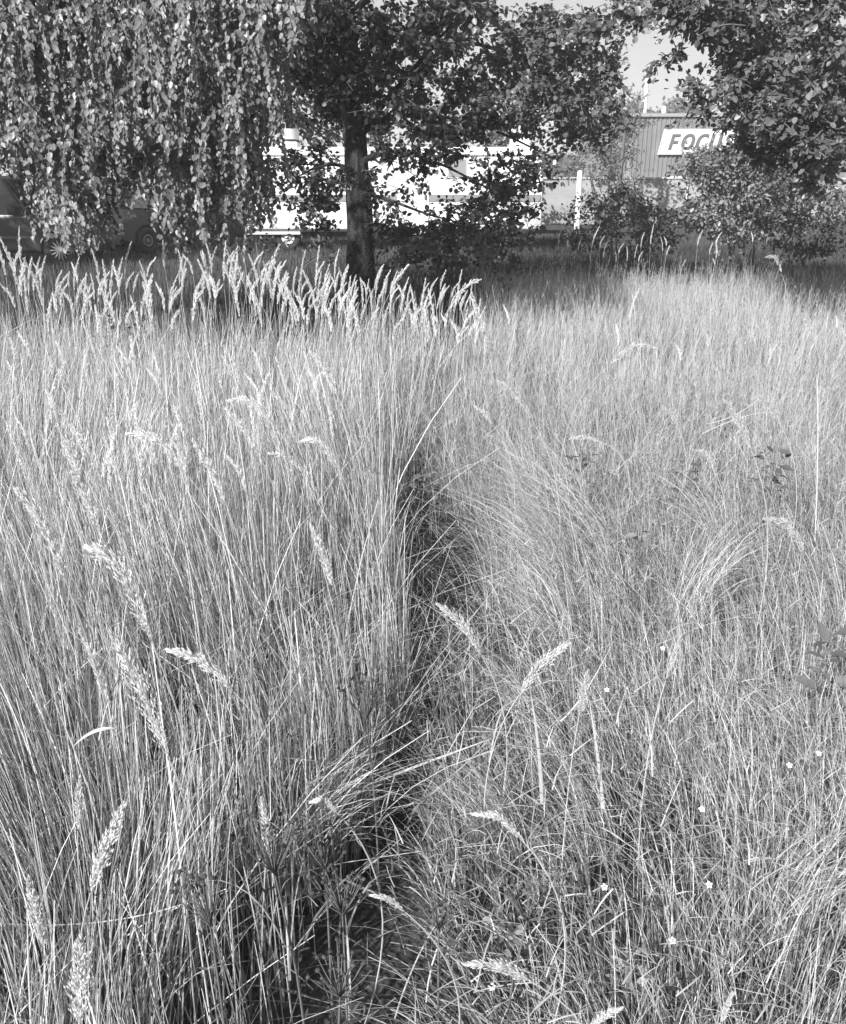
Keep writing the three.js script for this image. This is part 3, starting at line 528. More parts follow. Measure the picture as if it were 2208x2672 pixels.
// dark tree in the middle
{
  const D = 14, base = at(945, 700, D); base.y = 0;
  const tree = thing('round_leaved_tree', 'shaded tree with thick dark trunk standing in front of the white caravan', 'tree', base);
  const up = (px, py, d = D) => at(px, py, d).sub(base);
  part('trunk', tube([V(0, -0.1, 0), V(-0.02, 0.5, 0), up(938, 560), up(930, 430), up(925, 330), up(912, 180), up(905, 40), up(900, -260), up(915, -700)], [0.26, 0.21, 0.19, 0.175, 0.165, 0.15, 0.13, 0.1, 0.03], 14, 0.16), barkMat, tree);
  const bough = (pts, r) => part('branch', tube(pts.map(([x, y, d]) => up(x, y, d || D)), [r, r * 0.7, r * 0.4, r * 0.2], 7, 0.1), barkMat, tree);
  bough([[925, 380], [985, 290, 13.7], [1080, 180, 13.4], [1180, 60, 13.2]], 0.07);
  bough([[930, 430], [1010, 395, 13.6], [1130, 420, 13.2], [1290, 500, 12.8]], 0.05);
  bough([[915, 240], [1030, 150, 14.3], [1200, 110, 14.5], [1420, 170, 14.4]], 0.07);
  bough([[912, 190], [860, 90, 13.8], [820, 0, 13.6], [780, -120, 13.4]], 0.06);
  bough([[905, 60], [990, -40, 14], [1130, -120, 14], [1330, -60, 13.8]], 0.06);
  bough([[930, 455], [880, 430, 13.7], [820, 440, 13.4], [760, 470, 13.2]], 0.035);
  bough([[926, 330], [1080, 300, 14.4], [1260, 330, 14.6], [1460, 420, 14.4]], 0.05);
  bough([[930, 500], [1010, 520, 13.5], [1120, 560, 13.2], [1240, 590, 13]], 0.035);
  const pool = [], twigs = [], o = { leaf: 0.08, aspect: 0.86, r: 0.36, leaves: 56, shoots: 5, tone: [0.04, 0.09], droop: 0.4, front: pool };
  const put = (e, d0 = 12.4, d1 = 15.2, q = {}) => fillEllipse(nowhere, twigs, e, d0, d1, { ...o, ...q });
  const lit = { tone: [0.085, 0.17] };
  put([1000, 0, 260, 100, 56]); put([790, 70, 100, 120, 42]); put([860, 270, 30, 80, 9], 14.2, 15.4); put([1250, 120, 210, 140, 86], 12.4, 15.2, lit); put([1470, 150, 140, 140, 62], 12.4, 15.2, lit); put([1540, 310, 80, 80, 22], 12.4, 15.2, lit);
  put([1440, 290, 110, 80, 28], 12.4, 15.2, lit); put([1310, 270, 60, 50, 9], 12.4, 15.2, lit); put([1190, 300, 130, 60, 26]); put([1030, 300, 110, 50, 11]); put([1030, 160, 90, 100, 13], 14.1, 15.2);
  put([930, 130, 90, 130, 26], 12.7, 13.6); put([1020, 200, 100, 110, 20], 12.7, 15); put([840, 200, 60, 80, 14], 12.7, 14.6);
  const thin = { leaves: 24, r: 0.32, shoots: 3 };
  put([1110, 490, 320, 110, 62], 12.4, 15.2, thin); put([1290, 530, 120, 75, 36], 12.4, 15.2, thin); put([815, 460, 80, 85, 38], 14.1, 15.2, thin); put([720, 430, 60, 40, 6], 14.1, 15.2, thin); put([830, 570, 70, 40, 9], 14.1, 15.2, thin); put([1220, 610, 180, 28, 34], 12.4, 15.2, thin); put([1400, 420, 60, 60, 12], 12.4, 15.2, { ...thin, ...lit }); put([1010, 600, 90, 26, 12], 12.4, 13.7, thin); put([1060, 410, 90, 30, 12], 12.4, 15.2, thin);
  put([1150, -330, 520, 250, 90], 11.5, 16.5, { leaves: 24, r: 0.5, leaf: 0.1 });   // crown above the picture
  part('twigs', twigs.map(g => g.translate(-base.x, -base.y, -base.z)), twigMat, tree).userData.kind = 'stuff';
  finishCrown(tree, pool, 'round', { leaf: 0.084, aspect: 0.86 });
}

// tree on the right edge
{
  const base = V(6.4, 0, -10.6), tree = thing('right_hand_alder_tree', 'leafy tree with long boughs reaching in from the right picture edge', 'tree', base);
  tree.name = 'alder_tree';
  const up = (px, py, d) => at(px, py, d).sub(base);
  part('trunk', tube([V(0, -0.1, 0), V(-0.1, 2, 0), V(-0.2, 4, 0.1), V(-0.1, 7.5, 0)], [0.2, 0.16, 0.13, 0.04], 12, 0.14), barkMat, tree);
  const bough = (pts, r) => part('branch', tube([V(-0.15, pts[0], 0), ...pts.slice(1).map(q => up(...q))], [r, r * 0.7, r * 0.45, r * 0.2], 7, 0.1), barkMat, tree);
  bough([2.9, [2250, 220, 10], [2050, 180, 9.6], [1850, 120, 9.4]], 0.06); bough([2.4, [2260, 330, 10], [2100, 330, 9.7], [1960, 300, 9.5]], 0.05); bough([3.6, [2200, 30, 10], [2000, -20, 9.6], [1760, 60, 9.2]], 0.05); bough([1.9, [2290, 440, 10.2], [2150, 440, 10], [2030, 400, 9.8]], 0.04);
  const pool = [], twigs = [], o = { leaf: 0.066, aspect: 0.75, r: 0.29, leaves: 54, shoots: 5, tone: [0.085, 0.18], droop: 0.3, front: pool };
  const put = (e, d0 = 8.6, d1 = 11, q = {}) => fillEllipse(nowhere, twigs, e, d0, d1, { ...o, ...q });
  put([1990, 30, 240, 110, 84]); put([2150, 220, 90, 170, 80]); put([2010, 230, 110, 110, 60]); put([1850, 40, 110, 60, 20]); put([1690, 10, 110, 50, 16]); put([1925, 170, 45, 50, 8]);
  put([1830, 255, 38, 45, 5]); put([1720, 165, 35, 25, 2], 9, 9.6, { leaves: 14, r: 0.16 }); put([1780, 140, 45, 20, 3], 9, 9.6, { leaves: 14, r: 0.16 }); put([1700, 205, 14, 22, 1], 9, 9.3, { leaves: 9, r: 0.1 }); put([1920, 320, 30, 26, 3]); put([1945, 375, 18, 22, 3]); put([1960, 320, 50, 40, 8]);
  put([2100, 400, 110, 80, 54]); put([2060, 340, 80, 50, 16]);
  put([2050, -300, 420, 230, 70], 8.5, 12.5, { leaves: 24, r: 0.45, leaf: 0.09 });
  part('twigs', twigs.map(g => g.translate(-base.x, -base.y, -base.z)), twigMat, tree).userData.kind = 'stuff';
  finishCrown(tree, pool, 'alder', { leaf: 0.07, aspect: 0.78 });
}

// a broad tree beyond the left edge: the parked cars stand in its shade
{
  const base = V(-13.4, 0, -14.2), tree = thing('lime_tree', 'broad leafy tree beyond the left edge, shading the parked cars', 'tree', base), G = new Grow(1 << 16, 1 << 17);
  part('trunk', tube([V(0, -0.1, 0), V(0.1, 2, 0), V(0, 4.5, 0.1), V(0.1, 8.5, 0)], [0.3, 0.24, 0.18, 0.04], 12, 0.14), barkMat, tree);
  for (let q = 0; q < 7; q++) { const a = q * 0.9; part('branch', tube([V(0.05, 2.4 + q * 0.6, 0), V(Math.cos(a) * 1.1, 3.2 + q * 0.65, Math.sin(a) * 1.1), V(Math.cos(a) * 2.3, 3.5 + q * 0.7, Math.sin(a) * 2.3)], [0.09, 0.05, 0.015], 6), barkMat, tree); }
  for (let q = 0; q < 420; q++) { const d = dirv(), r = Math.cbrt(rr(0.1, 1)); spray(G, null, V(d.x * 3.1 * r, 5.4 + d.y * 3.9 * r, d.z * 2.6 * r), { leaf: 0.12, aspect: 0.8, r: 0.5, leaves: 34, tone: [0.05, 0.1] }); }
  G.mesh('crown', leafMat, tree).userData.kind = 'stuff';
}

// shrubs and farther trees
function shrub(name, label, category, list, D0, D1, o, stems = 5, group) {
  const D = (D0 + D1) / 2, cx = list.reduce((s, e) => s + e[0], 0) / list.length, base = at(cx, 600, D); base.y = 0;
  const t = thing(name, label, category, base, 0, group), G = new Grow(1 << 14, 1 << 15);
  for (const e of list) fillEllipse(G, null, e, D0, D1, o);
  const p = G.p; for (let k = 0; k < G.nv; k++) { p[k * 3] -= base.x; p[k * 3 + 2] -= base.z; if (p[k * 3 + 1] < 0.02) p[k * 3 + 1] = 0.02 + rnd() * 0.1; }
  const m = G.mesh('crown', leafMat, t); m.userData.kind = 'stuff';
  for (let k = 0; k < stems; k++) { const e = list[k % list.length], q = at(e[0] + gs() * e[2] * 0.3, e[1] + e[3] * rr(-0.5, 0.2), rr(D0, D1)).sub(base); q.y = Math.max(0.35, q.y); part(category === 'tree' ? 'trunk' : 'stem', tube([V(q.x * 0.5 + gs() * 0.06, -0.05, q.z * 0.4), V(q.x * 0.7, q.y * 0.5, q.z * 0.7), q], category === 'tree' ? [0.12, 0.08, 0.03] : [0.022, 0.016, 0.007], 6), twigMat, t); }
  return t;
}
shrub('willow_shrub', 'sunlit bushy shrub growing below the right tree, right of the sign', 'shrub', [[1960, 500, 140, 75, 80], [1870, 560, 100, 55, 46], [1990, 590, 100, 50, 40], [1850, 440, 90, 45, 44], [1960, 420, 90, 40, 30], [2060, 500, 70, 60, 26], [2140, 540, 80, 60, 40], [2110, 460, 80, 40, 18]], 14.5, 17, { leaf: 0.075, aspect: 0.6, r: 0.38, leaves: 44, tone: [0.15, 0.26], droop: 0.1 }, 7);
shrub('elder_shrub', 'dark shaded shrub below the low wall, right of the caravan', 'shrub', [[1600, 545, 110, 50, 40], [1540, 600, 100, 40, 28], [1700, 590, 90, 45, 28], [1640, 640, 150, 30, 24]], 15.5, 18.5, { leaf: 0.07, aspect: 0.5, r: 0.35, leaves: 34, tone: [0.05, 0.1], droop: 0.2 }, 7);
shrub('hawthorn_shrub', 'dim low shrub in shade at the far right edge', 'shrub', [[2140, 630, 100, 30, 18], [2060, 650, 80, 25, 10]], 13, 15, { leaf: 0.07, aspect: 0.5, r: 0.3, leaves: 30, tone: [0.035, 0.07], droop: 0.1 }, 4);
shrub('pale_willow_tree', 'wispy pale willow standing left of the warehouse sign', 'tree', [[1590, 360, 70, 70, 26], [1540, 430, 70, 50, 22], [1640, 300, 45, 60, 14], [1610, 450, 60, 50, 14]], 36, 38, { leaf: 0.16, aspect: 0.35, r: 0.8, leaves: 60, tone: [0.1, 0.17], droop: 0.2 }, 3);
shrub('garden_bush', 'pale bush in front of the warehouse wall, below the sign', 'shrub', [[1830, 440, 60, 30, 14], [1900, 460, 80, 30, 14]], 30, 33, { leaf: 0.14, aspect: 0.5, r: 0.7, leaves: 50, tone: [0.1, 0.17], droop: 0.1 }, 4);
shrub('bramble_bush', 'shaded bramble thicket with pale leaves right of the trunk base', 'bramble', [[1180, 650, 150, 40, 20], [1310, 640, 90, 60, 18], [1060, 680, 90, 35, 10], [1240, 710, 110, 40, 14]], 11, 13, { leaf: 0.075, aspect: 0.75, r: 0.28, leaves: 20, tone: [0.06, 0.14], droop: 0.1 }, 6);
shrub('nettle_clump', 'dark weedy clump left of the trunk base, under the caravan wheel', 'weeds', [[640, 640, 120, 25, 12], [830, 660, 60, 30, 8], [560, 610, 60, 25, 6]], 15, 18, { leaf: 0.08, aspect: 0.5, r: 0.25, leaves: 24, tone: [0.04, 0.08], droop: 0.1 }, 5);
// dark spruces closing the view behind the cars and the caravan
[[-16.5, -31, 'leftmost'], [-13, -29, 'second'], [-10, -32, 'third'], [-7.2, -29.5, 'fourth'], [-4.2, -31, 'fifth']].forEach(([x, z], i) => {
  const t = thing('spruce_tree', ['dark spruce behind the estate car, leftmost of the row', 'dark spruce in the row, second from the left', 'dark spruce in the middle of the row behind the birch', 'dark spruce behind the grey car, second from the trunk', 'dark spruce above the caravan roof, just left of the trunk'][i], 'tree', V(x, 0, z), 0, 'spruces behind the parked cars');
  const G = new Grow(1 << 15, 1 << 16), H = rr(9.5, 11.5);
  part('trunk', tube([V(0, -0.1, 0), V(0, H * 0.5, 0), V(0, H * 0.97, 0)], [0.17, 0.1, 0.02], 8), barkMat, t);
  for (let k = 0; k < 1000; k++) {
    const y = H * Math.pow(rnd(), 1.25) * 0.98 + 0.15, R = (1 - y / H) * 2.5 + 0.25, a = rnd() * 6.283, n = 15;
    for (let q = 0; q < n; q++) { const s = Math.sqrt(rr(0.12, 1)), p = V(Math.cos(a) * R * s + gs() * 0.12, y - R * s * 0.28 + gs() * 0.1, Math.sin(a) * R * s + gs() * 0.12), ax = V(Math.cos(a), -0.35, Math.sin(a)).addScaledVector(dirv(), 0.7).normalize(), nx = V(gs(), 1, gs()).addScaledVector(ax, 0).normalize(); nx.addScaledVector(ax, -nx.dot(ax)).normalize(); leafThin(G, p, ax, nx, rr(0.16, 0.34), 0.1, rr(0.02, 0.04)); }
  }
  const m = G.mesh('crown', leafMat, t); m.userData.kind = 'stuff';
});
[[1000, 355, 60, 40, 10], [1150, 350, 80, 34, 14], [1290, 345, 80, 34, 12]].forEach((e, i) => shrub('far_tree', ['far rounded tree seen over the caravan roof, nearest the trunk', 'far rounded tree over the middle of the caravan roof', 'far rounded tree near the right roof stack of the caravan'][i], 'tree', [e, [e[0], 430, 70, 50, 10]], 36, 40, { leaf: 0.2, aspect: 0.6, r: 0.9, leaves: 60, tone: [0.05, 0.1], droop: 0.1 }, 2, 'far trees behind the caravan'));
[[1660, 285], [1775, 285]].forEach(([x, y], i) => shrub('distant_tree', ['hazy distant tree above the warehouse roof, left of the flue pipe', 'hazy distant tree above the warehouse roof, right of the flue pipe'][i], 'tree', [[x, y, 45, 18, 12], [x, y + 70, 45, 60, 12]], 92, 98, { leaf: 0.5, aspect: 0.6, r: 1.4, leaves: 40, tone: [0.12, 0.2], droop: 0.1 }, 2));

// ------------------------------------------------------------------ seed heads of reed-grass
// plume: spikelets on short branches set round a bent axis (points in the thing's own space)
function plume(pts, width, nodes, perNode, spk, tone0, size = 1) {
  const G = new Grow(4096, 8192), c = new THREE.CatmullRomCurve3(pts), L = c.getLength();
  for (let k = 0; k < nodes; k++) {
    const t = (k + rnd() * 0.8) / nodes, p = c.getPoint(Math.min(t, 1)), d = c.getTangent(Math.min(t, 0.999)), R = width * 1.25 * Math.pow(Math.sin(Math.PI * Math.pow(clamp(0.08 + t * 0.92, 0, 1), 0.75)), 0.9) * rr(0.6, 1.2);
    for (let b = 0; b < perNode; b++) {
      const q = dirv(); q.addScaledVector(d, -q.dot(d)).normalize();
      const lb = (0.3 + 0.7 * (1 - t)) * L * 0.2 * rr(0.55, 1.15), open = R / Math.max(lb, 0.004) * rr(0.5, 1.1);
      for (let s = 0; s < spk; s++) {
        const f = (s + 0.4) / spk, w = p.clone().addScaledVector(d, lb * f).addScaledVector(q, Math.min(R, lb * f * open));
        const ax = d.clone().addScaledVector(q, rr(0.05, 0.38)).addScaledVector(dirv(), 0.2).normalize(), nx = dirv(); nx.addScaledVector(ax, -nx.dot(ax)).normalize();
        const l = rr(0.0065, 0.0105) * size; leafThin(G, w, ax, nx, l, l * 0.25, tone0 * rr(0.7, 1.15));
      }
    }
  }
  return G;
}
function leafThin(G, p, ax, nx, len, wid, tone) {
  const u = ax.clone().cross(nx).normalize(), w = wid / 2; G.room(4, 2);
  const P = (a, b, k) => G.v(p.x + ax.x * a + u.x * b, p.y + ax.y * a + u.y * b, p.z + ax.z * a + u.z * b, nx.x + u.x * k, nx.y + u.y * k, nx.z + u.z * k, tone);
  const a = P(0, 0, 0), r = P(len * 0.4, w, 0.5), t = P(len, 0, 0), l = P(len * 0.4, -w, -0.5); G.t(a, r, t); G.t(a, t, l);
}
// a stem given by the photograph's tip and neck of its head; it stands D metres off and grows from the ground below
function reedStem(label, tip, neck, o = {}) {
  const lenPx = Math.hypot(tip[0] - neck[0], tip[1] - neck[1]), high = (EYE - 0.56) / Math.tan(Math.atan((neck[1] - 1336) / FOCAL) + PITCH), D = o.D || clamp(Math.min(FOCAL * (o.L || 0.17) / lenPx, neck[1] > 900 ? high : 99), 0.85, 9.5);
  const T = at(tip[0], tip[1], D + (o.dz || 0)), N = at(neck[0], neck[1], D), foot = o.foot ?? (neck[0] - tip[0]) * 0.8, drop = N.y;
  const root = V(N.x + foot / FOCAL * D * clamp(drop / 0.7, 0.6, 1.4), 0, -D + rr(-0.08, 0.08));
  const t = thing('reed_grass_stem', label, 'grass stem', root, 0, o.group), A = N.clone().sub(root), B = T.clone().sub(root), d = B.clone().sub(A);
  const arc = (o.arc ?? 0.22) * d.length(), mid = A.clone().addScaledVector(d, 0.5).add(V(d.y > 0 ? -Math.sign(d.x) * 0 : 0, arc, 0));
  const S = new Grow(64, 64), w = o.w || 0.0031;
  const ctl = A.clone().addScaledVector(mid.clone().sub(A).normalize(), -A.length() * 0.42);
  blade(S, 0, -0.02, 0, A.x, A.y, A.z, ctl.x, Math.max(0.1, ctl.y), ctl.z, w, 0.6, 0.0, 12, 0.35);
  blade(S, 0, -0.02, 0, A.x, A.y, A.z, ctl.x, Math.max(0.1, ctl.y), ctl.z, w, 0.6, 1.57, 12, 0.35);
  S.mesh('stalk', grassMat, t);
  const near = D < 3.2, pl = plume([A, A.clone().lerp(mid, 0.55).add(V(0, arc * 0.16, 0)), mid, mid.clone().lerp(B, 0.55).add(V(0, arc * 0.1, 0)), B], 1.2 * (o.width || 0.0115) * (D > 4 ? 1.15 : 1) * clamp(d.length() / 0.13, 0.55, 1), near ? 42 : 28, near ? 4 : 3, near ? 7 : 5, o.tone || (tip[0] > 1250 ? 0.64 : 0.78), (near ? 1 : 1.35) * clamp(d.length() / 0.15, 0.5, 1.1));
  pl.mesh('seed_head', seedMat, t);
  const n = 1 + Math.floor(rnd() * 2);
  for (let k = 0; k < n; k++) { const bl = new Grow(128, 128), f = rr(0.25, 0.6), q = V(A.x * f * f, A.y * f, A.z * f * f), a = rnd() * 6.28, l = rr(0.16, 0.32); blade(bl, q.x, q.y, q.z, q.x + Math.cos(a) * l * 0.8, q.y + l * rr(-0.2, 0.5), q.z + Math.sin(a) * l * 0.8, q.x + Math.cos(a) * l * 0.25, q.y + l * 0.6, q.z + Math.sin(a) * l * 0.25, rr(0.003, 0.005), rr(0.4, 0.6), a + 1.57, 7); bl.mesh('leaf_blade', grassMat, t); }
  return t;
}
const k = 2208 / 1736;                                              // read off a view 1736 pixels wide
const hero = (label, x0, y0, x1, y1, o) => reedStem(label, [x0 * k, y0 * k], [x1 * k, y1 * k], o);
hero('large nodding seed head arching left, lit, in the left foreground middle', 190, 1128, 312, 1318, { arc: 0.3, foot: 60, width: 0.014 });
hero('long heavy seed head leaning left directly below the nodding one', 235, 1310, 348, 1560, { arc: 0.1, foot: 70, width: 0.014, L: 0.19 });
hero('slim seed head stretching left, right of the two heavy foreground heads', 350, 1335, 480, 1420, { arc: 0.16, foot: 10, L: 0.15 });
hero('narrow seed head left of the long heavy foreground head', 165, 1290, 226, 1450, { arc: 0.06, foot: 50, L: 0.16, width: 0.008 });
hero('shaggy seed head at the left edge above the nodding head', 40, 1010, 132, 1185, { arc: 0.2, foot: 20 });
hero('big blurred seed head high at the left, tip leaning left', 120, 870, 165, 985, { arc: 0.1, foot: 60, L: 0.16, width: 0.014 });
hero('shaggy seed head just below the big blurred one at left', 150, 975, 205, 1090, { arc: 0.1, foot: 40, L: 0.16, width: 0.013 });
hero('seed head pointing far left with drooping tip, left of centre', 268, 890, 385, 975, { arc: 0.22, foot: 40, L: 0.2 });
hero('seed head leaning left beside the far-drooping one', 400, 910, 462, 1032, { arc: 0.1, foot: 40, L: 0.18 });
hero('drooping double-looking seed head left of centre, upper of a pair', 470, 822, 560, 872, { arc: 0.24, foot: 80 });
hero('seed head hanging under the drooping pair left of centre', 470, 845, 530, 932, { arc: 0.1, foot: 40 });
hero('short seed head pointing left at picture mid-left', 555, 930, 622, 972, { arc: 0.2, foot: 40, L: 0.14 });
hero('curved seed head bowing left beside the short one', 620, 905, 692, 962, { arc: 0.3, foot: 50, L: 0.15 });
hero('plump seed head at the upper middle of the tall stand front', 640, 725, 692, 812, { arc: 0.14, foot: 40 });
hero('bright ragged seed head hanging over the dark trail', 905, 1245, 988, 1345, { arc: 0.12, foot: 50, L: 0.15, width: 0.012, tone: 0.74 });
hero('seed head tilting up to the right beside the trail', 1160, 1325, 1066, 1425, { arc: 0.12, foot: -60, L: 0.15, width: 0.012 });
hero('small upright seed head on the right bank of the trail', 1206, 1380, 1188, 1470, { arc: 0.05, foot: -40, L: 0.12 });
hero('pale soft seed head among fine stems left of the trail', 640, 1080, 682, 1205, { arc: 0.06, foot: 30, L: 0.17 });
hero('thin upright seed head in the lower foreground, left of the trail', 538, 1645, 556, 1762, { arc: 0.04, foot: 20, L: 0.12, width: 0.008 });
hero('small hooked pale seed head above the lower trail', 640, 1645, 692, 1668, { arc: 0.3, foot: 20, L: 0.08, width: 0.008 });
hero('slender arched seed head crossing toward the lower trail from the right', 975, 1670, 1078, 1732, { arc: 0.2, foot: 40, L: 0.12, width: 0.007 });
hero('bright combed seed head lying level near the bottom edge', 960, 1978, 1092, 2016, { arc: 0.12, foot: 20, L: 0.13, width: 0.01, tone: 0.74 });
hero('little seed head over the dark bottom of the trail', 765, 1838, 832, 1872, { arc: 0.16, foot: 40, L: 0.08, width: 0.006 });
hero('upright seed head in the bottom left corner', 60, 1810, 92, 1950, { arc: 0.03, foot: 20, L: 0.13, width: 0.01 });
hero('tall seed head slanting right near the bottom left corner', 250, 1660, 186, 1832, { arc: 0.05, foot: -60, L: 0.17, width: 0.012 });
hero('thick soft seed head cut by the bottom edge at left', 165, 1930, 162, 2101, { arc: 0.02, foot: 5, L: 0.14, width: 0.014 });
hero('short seed head upright above the slanting one at lower left', 164, 1600, 160, 1705, { arc: 0.03, foot: 5, L: 0.12, width: 0.008 });
hero('nodding seed head near the right edge above the dock leaf', 1575, 1065, 1652, 1132, { arc: 0.2, foot: 60, L: 0.14 });
hero('leaning seed head in the right meadow, tip to the left', 1490, 825, 1542, 925, { arc: 0.08, foot: 40, L: 0.16 });
hero('level bright seed head on the right above the dark weeds', 1170, 902, 1230, 906, { arc: 0.12, foot: 10, L: 0.11, tone: 0.7 });
hero('arched seed head right of the trail top', 1025, 785, 1092, 862, { arc: 0.14, foot: 60, L: 0.17 });
hero('short drooping seed head left of the arched one, at the trail top', 975, 835, 1012, 872, { arc: 0.1, foot: 20, L: 0.1 });
hero('seed head slanting right on the fine right meadow', 1396, 1310, 1366, 1396, { arc: 0.06, foot: -50, L: 0.12, width: 0.007 });
hero('pair-making seed head beside the leaning one in the right meadow', 1560, 815, 1602, 872, { arc: 0.1, foot: 20, L: 0.12 });
hero('small seed head pointing left in the middle of the right meadow', 1360, 835, 1388, 872, { arc: 0.12, foot: 20, L: 0.1 });
hero('hanging seed head left of the weeds at right', 1430, 925, 1472, 978, { arc: 0.24, foot: 20, L: 0.12 });
hero('tall nodding seed head before the willow shrub at right', 1575, 527, 1604, 562, { arc: 0.3, foot: 0, L: 0.16 });
hero('seed head leaning left near the right edge of the upper meadow', 1640, 640, 1668, 692, { arc: 0.1, foot: 20, L: 0.16 });
hero('long seed head stretching right over the upper right meadow', 1342, 712, 1250, 750, { arc: 0.2, foot: -60, L: 0.2, width: 0.008 });
hero('soft seed head cut by the bottom edge right of centre', 1272, 2070, 1205, 2112, { arc: 0.1, foot: -20, L: 0.1, width: 0.008 });
hero('thin seed head standing at the bottom edge, right', 1502, 2040, 1478, 2098, { arc: 0.04, foot: -10, L: 0.08, width: 0.006 });
hero('tallest upright seed head of the stand, in front of the caravan wheel', 572, 505, 546, 575, { arc: 0.02, foot: -30, L: 0.2 });
hero('curved seed head against dark shade, tip right, beside the trunk', 836, 546, 798, 605, { arc: 0.08, foot: -40, L: 0.19 });
hero('rightmost seed head of the tall stand, tip swept right', 982, 575, 930, 622, { arc: 0.14, foot: -40, L: 0.19 });
hero('seed head with tip hooked left, left of the tallest one', 478, 530, 502, 585, { arc: 0.1, foot: 10, L: 0.17 });

// the many alike heads of the stand: eight stems built once, then cloned
const protos = [], tips = [];
function makeProto(i) {
  const S = new Grow(64, 64), H = 0.84, bend = gs() * 0.07, t = new THREE.Group();
  const A = V(bend, H, gs() * 0.03), hl = rr(0.18, 0.24), sw = rr(0.0, 0.07) * (i % 4 === 0 ? -1 : 1), B = A.clone().add(V(sw, hl * (i > 5 ? 0.7 : 1), gs() * 0.03)), M = A.clone().lerp(B, 0.5).add(V(-sw * 0.2, 0.008, 0));
  for (const y of [0, 1.57]) blade(S, 0, -0.02, 0, A.x, A.y, A.z, bend * 0.2, H * 0.55, 0, 0.0032, 0.6, y, 6, 0.35);
  tips.push(B);
  S.mesh('stalk', grassMat, t);
  plume([A, M, B], 0.0098, 30, 3, 5, 0.82, 1.35).mesh('seed_head', seedMat, t);
  return t;
}
for (let i = 0; i < 14; i++) { protos.push(makeProto(i)); }
function stemCopy(label, group, p, hgt, turn, i, lean = 0) {
  const o = protos[i % protos.length].clone(); o.name = numbered('reed_grass_stem'); scene.add(o);
  o.position.copy(p); o.scale.setScalar(hgt / 1.0); o.rotation.set(gs() * 0.09, turn, gs() * 0.06 + lean);
  const tilt = tips[i % tips.length].clone().applyEuler(o.rotation).x;
  tag(o, label(tilt < -0.06 ? 'left-leaning' : tilt > 0.06 ? 'right-leaning' : 'upright'), 'grass stem', group);
}
const topLine = [[-60, 640], [0, 650], [60, 640], [130, 690], [220, 720], [330, 715], [450, 700], [560, 690], [640, 680], [720, 690], [800, 710], [900, 740], [1000, 760], [1100, 760], [1180, 770], [1250, 800]];
const backRow = [];
const beside = px => px < 150 ? 'below the spoked wheel' : px < 330 ? 'below the hanging birch' : px < 520 ? 'below the grey car' : px < 700 ? 'below the caravan wheel' : px < 860 ? 'left of the trunk' : px < 1010 ? 'before the trunk' : 'right of the trunk';
for (let i = 0; i < 250; i++) {
  const px = i < 26 ? rr(-40, 150) : rr(150, 1240), D = i % 4 ? rr(5.6, 7.8) : rr(4.7, 5.6), p = at(px, 900, D); p.y = 0;
  const y = at(px, table(topLine, px) + gs() * 36 + (7.7 - D) * 28 - 22, D).y, row = D < 5.6 ? 'front' : 'middle';
  if (D > 6.55) { backRow.push([p, clamp(y, 0.76, 1.22), rr(-0.6, 0.6), i, gs() * 0.09, gs() * 0.06 - (px < 200 ? 0 : 0.07)]); continue; }
  stemCopy(a => `${a} seed head in the ${row} of the tall stand, ${beside(px)}`, `tall stand heads ${beside(px)}`, p, clamp(y, 0.76, 1.22), rr(-0.6, 0.6), i, px < 200 ? 0 : -0.07);
}
{                                                                   // the back rows, too small to tell one from the next
  const e = new THREE.Object3D(), heads = [], stalks = [];
  for (const [p, h, turn, i, rx, rz] of backRow) {
    e.position.copy(p); e.scale.setScalar(h); e.rotation.set(rx, turn, rz); e.updateMatrix();
    const [a, b] = protos[i % protos.length].children; stalks.push(a.geometry.clone().applyMatrix4(e.matrix)); heads.push(b.geometry.clone().applyMatrix4(e.matrix));
  }
  tag(part('reed_grass_back_rows', mergeGeometries([...heads, ...stalks]), seedMat), 'back rows of the tall stand, a fringe of small pale seed heads', 'grass', null, 'stuff');
}
const before = px => px < 1560 ? 'before the elder shrub' : px < 1760 ? 'under the warehouse sign' : px < 2000 ? 'before the sunlit shrub' : 'near the right edge';
for (let i = 0; i < 34; i++) {
  const px = rr(1380, 2190), D = rr(11, 13.4), p = at(px, 800, D); p.y = 0;
  stemCopy(a => `thin ${a} seed head in the far row at right, ${before(px)}`, `far row of thin heads ${before(px)}`, p, clamp(at(px, rr(600, 690), D).y, 0.65, 1.05), rr(-0.7, 0.7), i);
}
for (let i = 0; i < 60; i++) {
  const px = rr(10, 860), py = rr(860, 1200), D = table([[860, 4.9], [1000, 3.7], [1200, 2.7]], py) * rr(0.95, 1.05), p = at(px, py, D); const y = p.y; p.y = 0;
  const where = `${py < 960 ? 'just below the tall stand' : py < 1080 ? 'midway up the left meadow' : 'low in the left meadow'}, ${px < 290 ? 'near the left edge' : px < 580 ? 'between left edge and trail' : 'close to the trail'}`;
  stemCopy(a => `${a} straw-pale head ${where}`, `scattered heads ${where}`, p, clamp(y, 0.78, 1.08), rr(-0.7, 0.7) + 3.1, i);
}
for (let i = 0; i < 16; i++) {
  const px = rr(1300, 2180), py = rr(740, 1000), D = rr(4.8, 8.5), p = at(px, py, D); const y = p.y; p.y = 0;
  const where = `${px < 1600 ? 'left' : px < 1900 ? 'middle' : 'right'} part of the right meadow, ${D > 6.6 ? 'farther off' : 'nearer'}`;
  stemCopy(a => `lone ${a} pale head in the ${where}`, `scattered heads in the ${where}`, p, clamp(y, 0.62, 0.85), rnd() * 6.28, i);
}

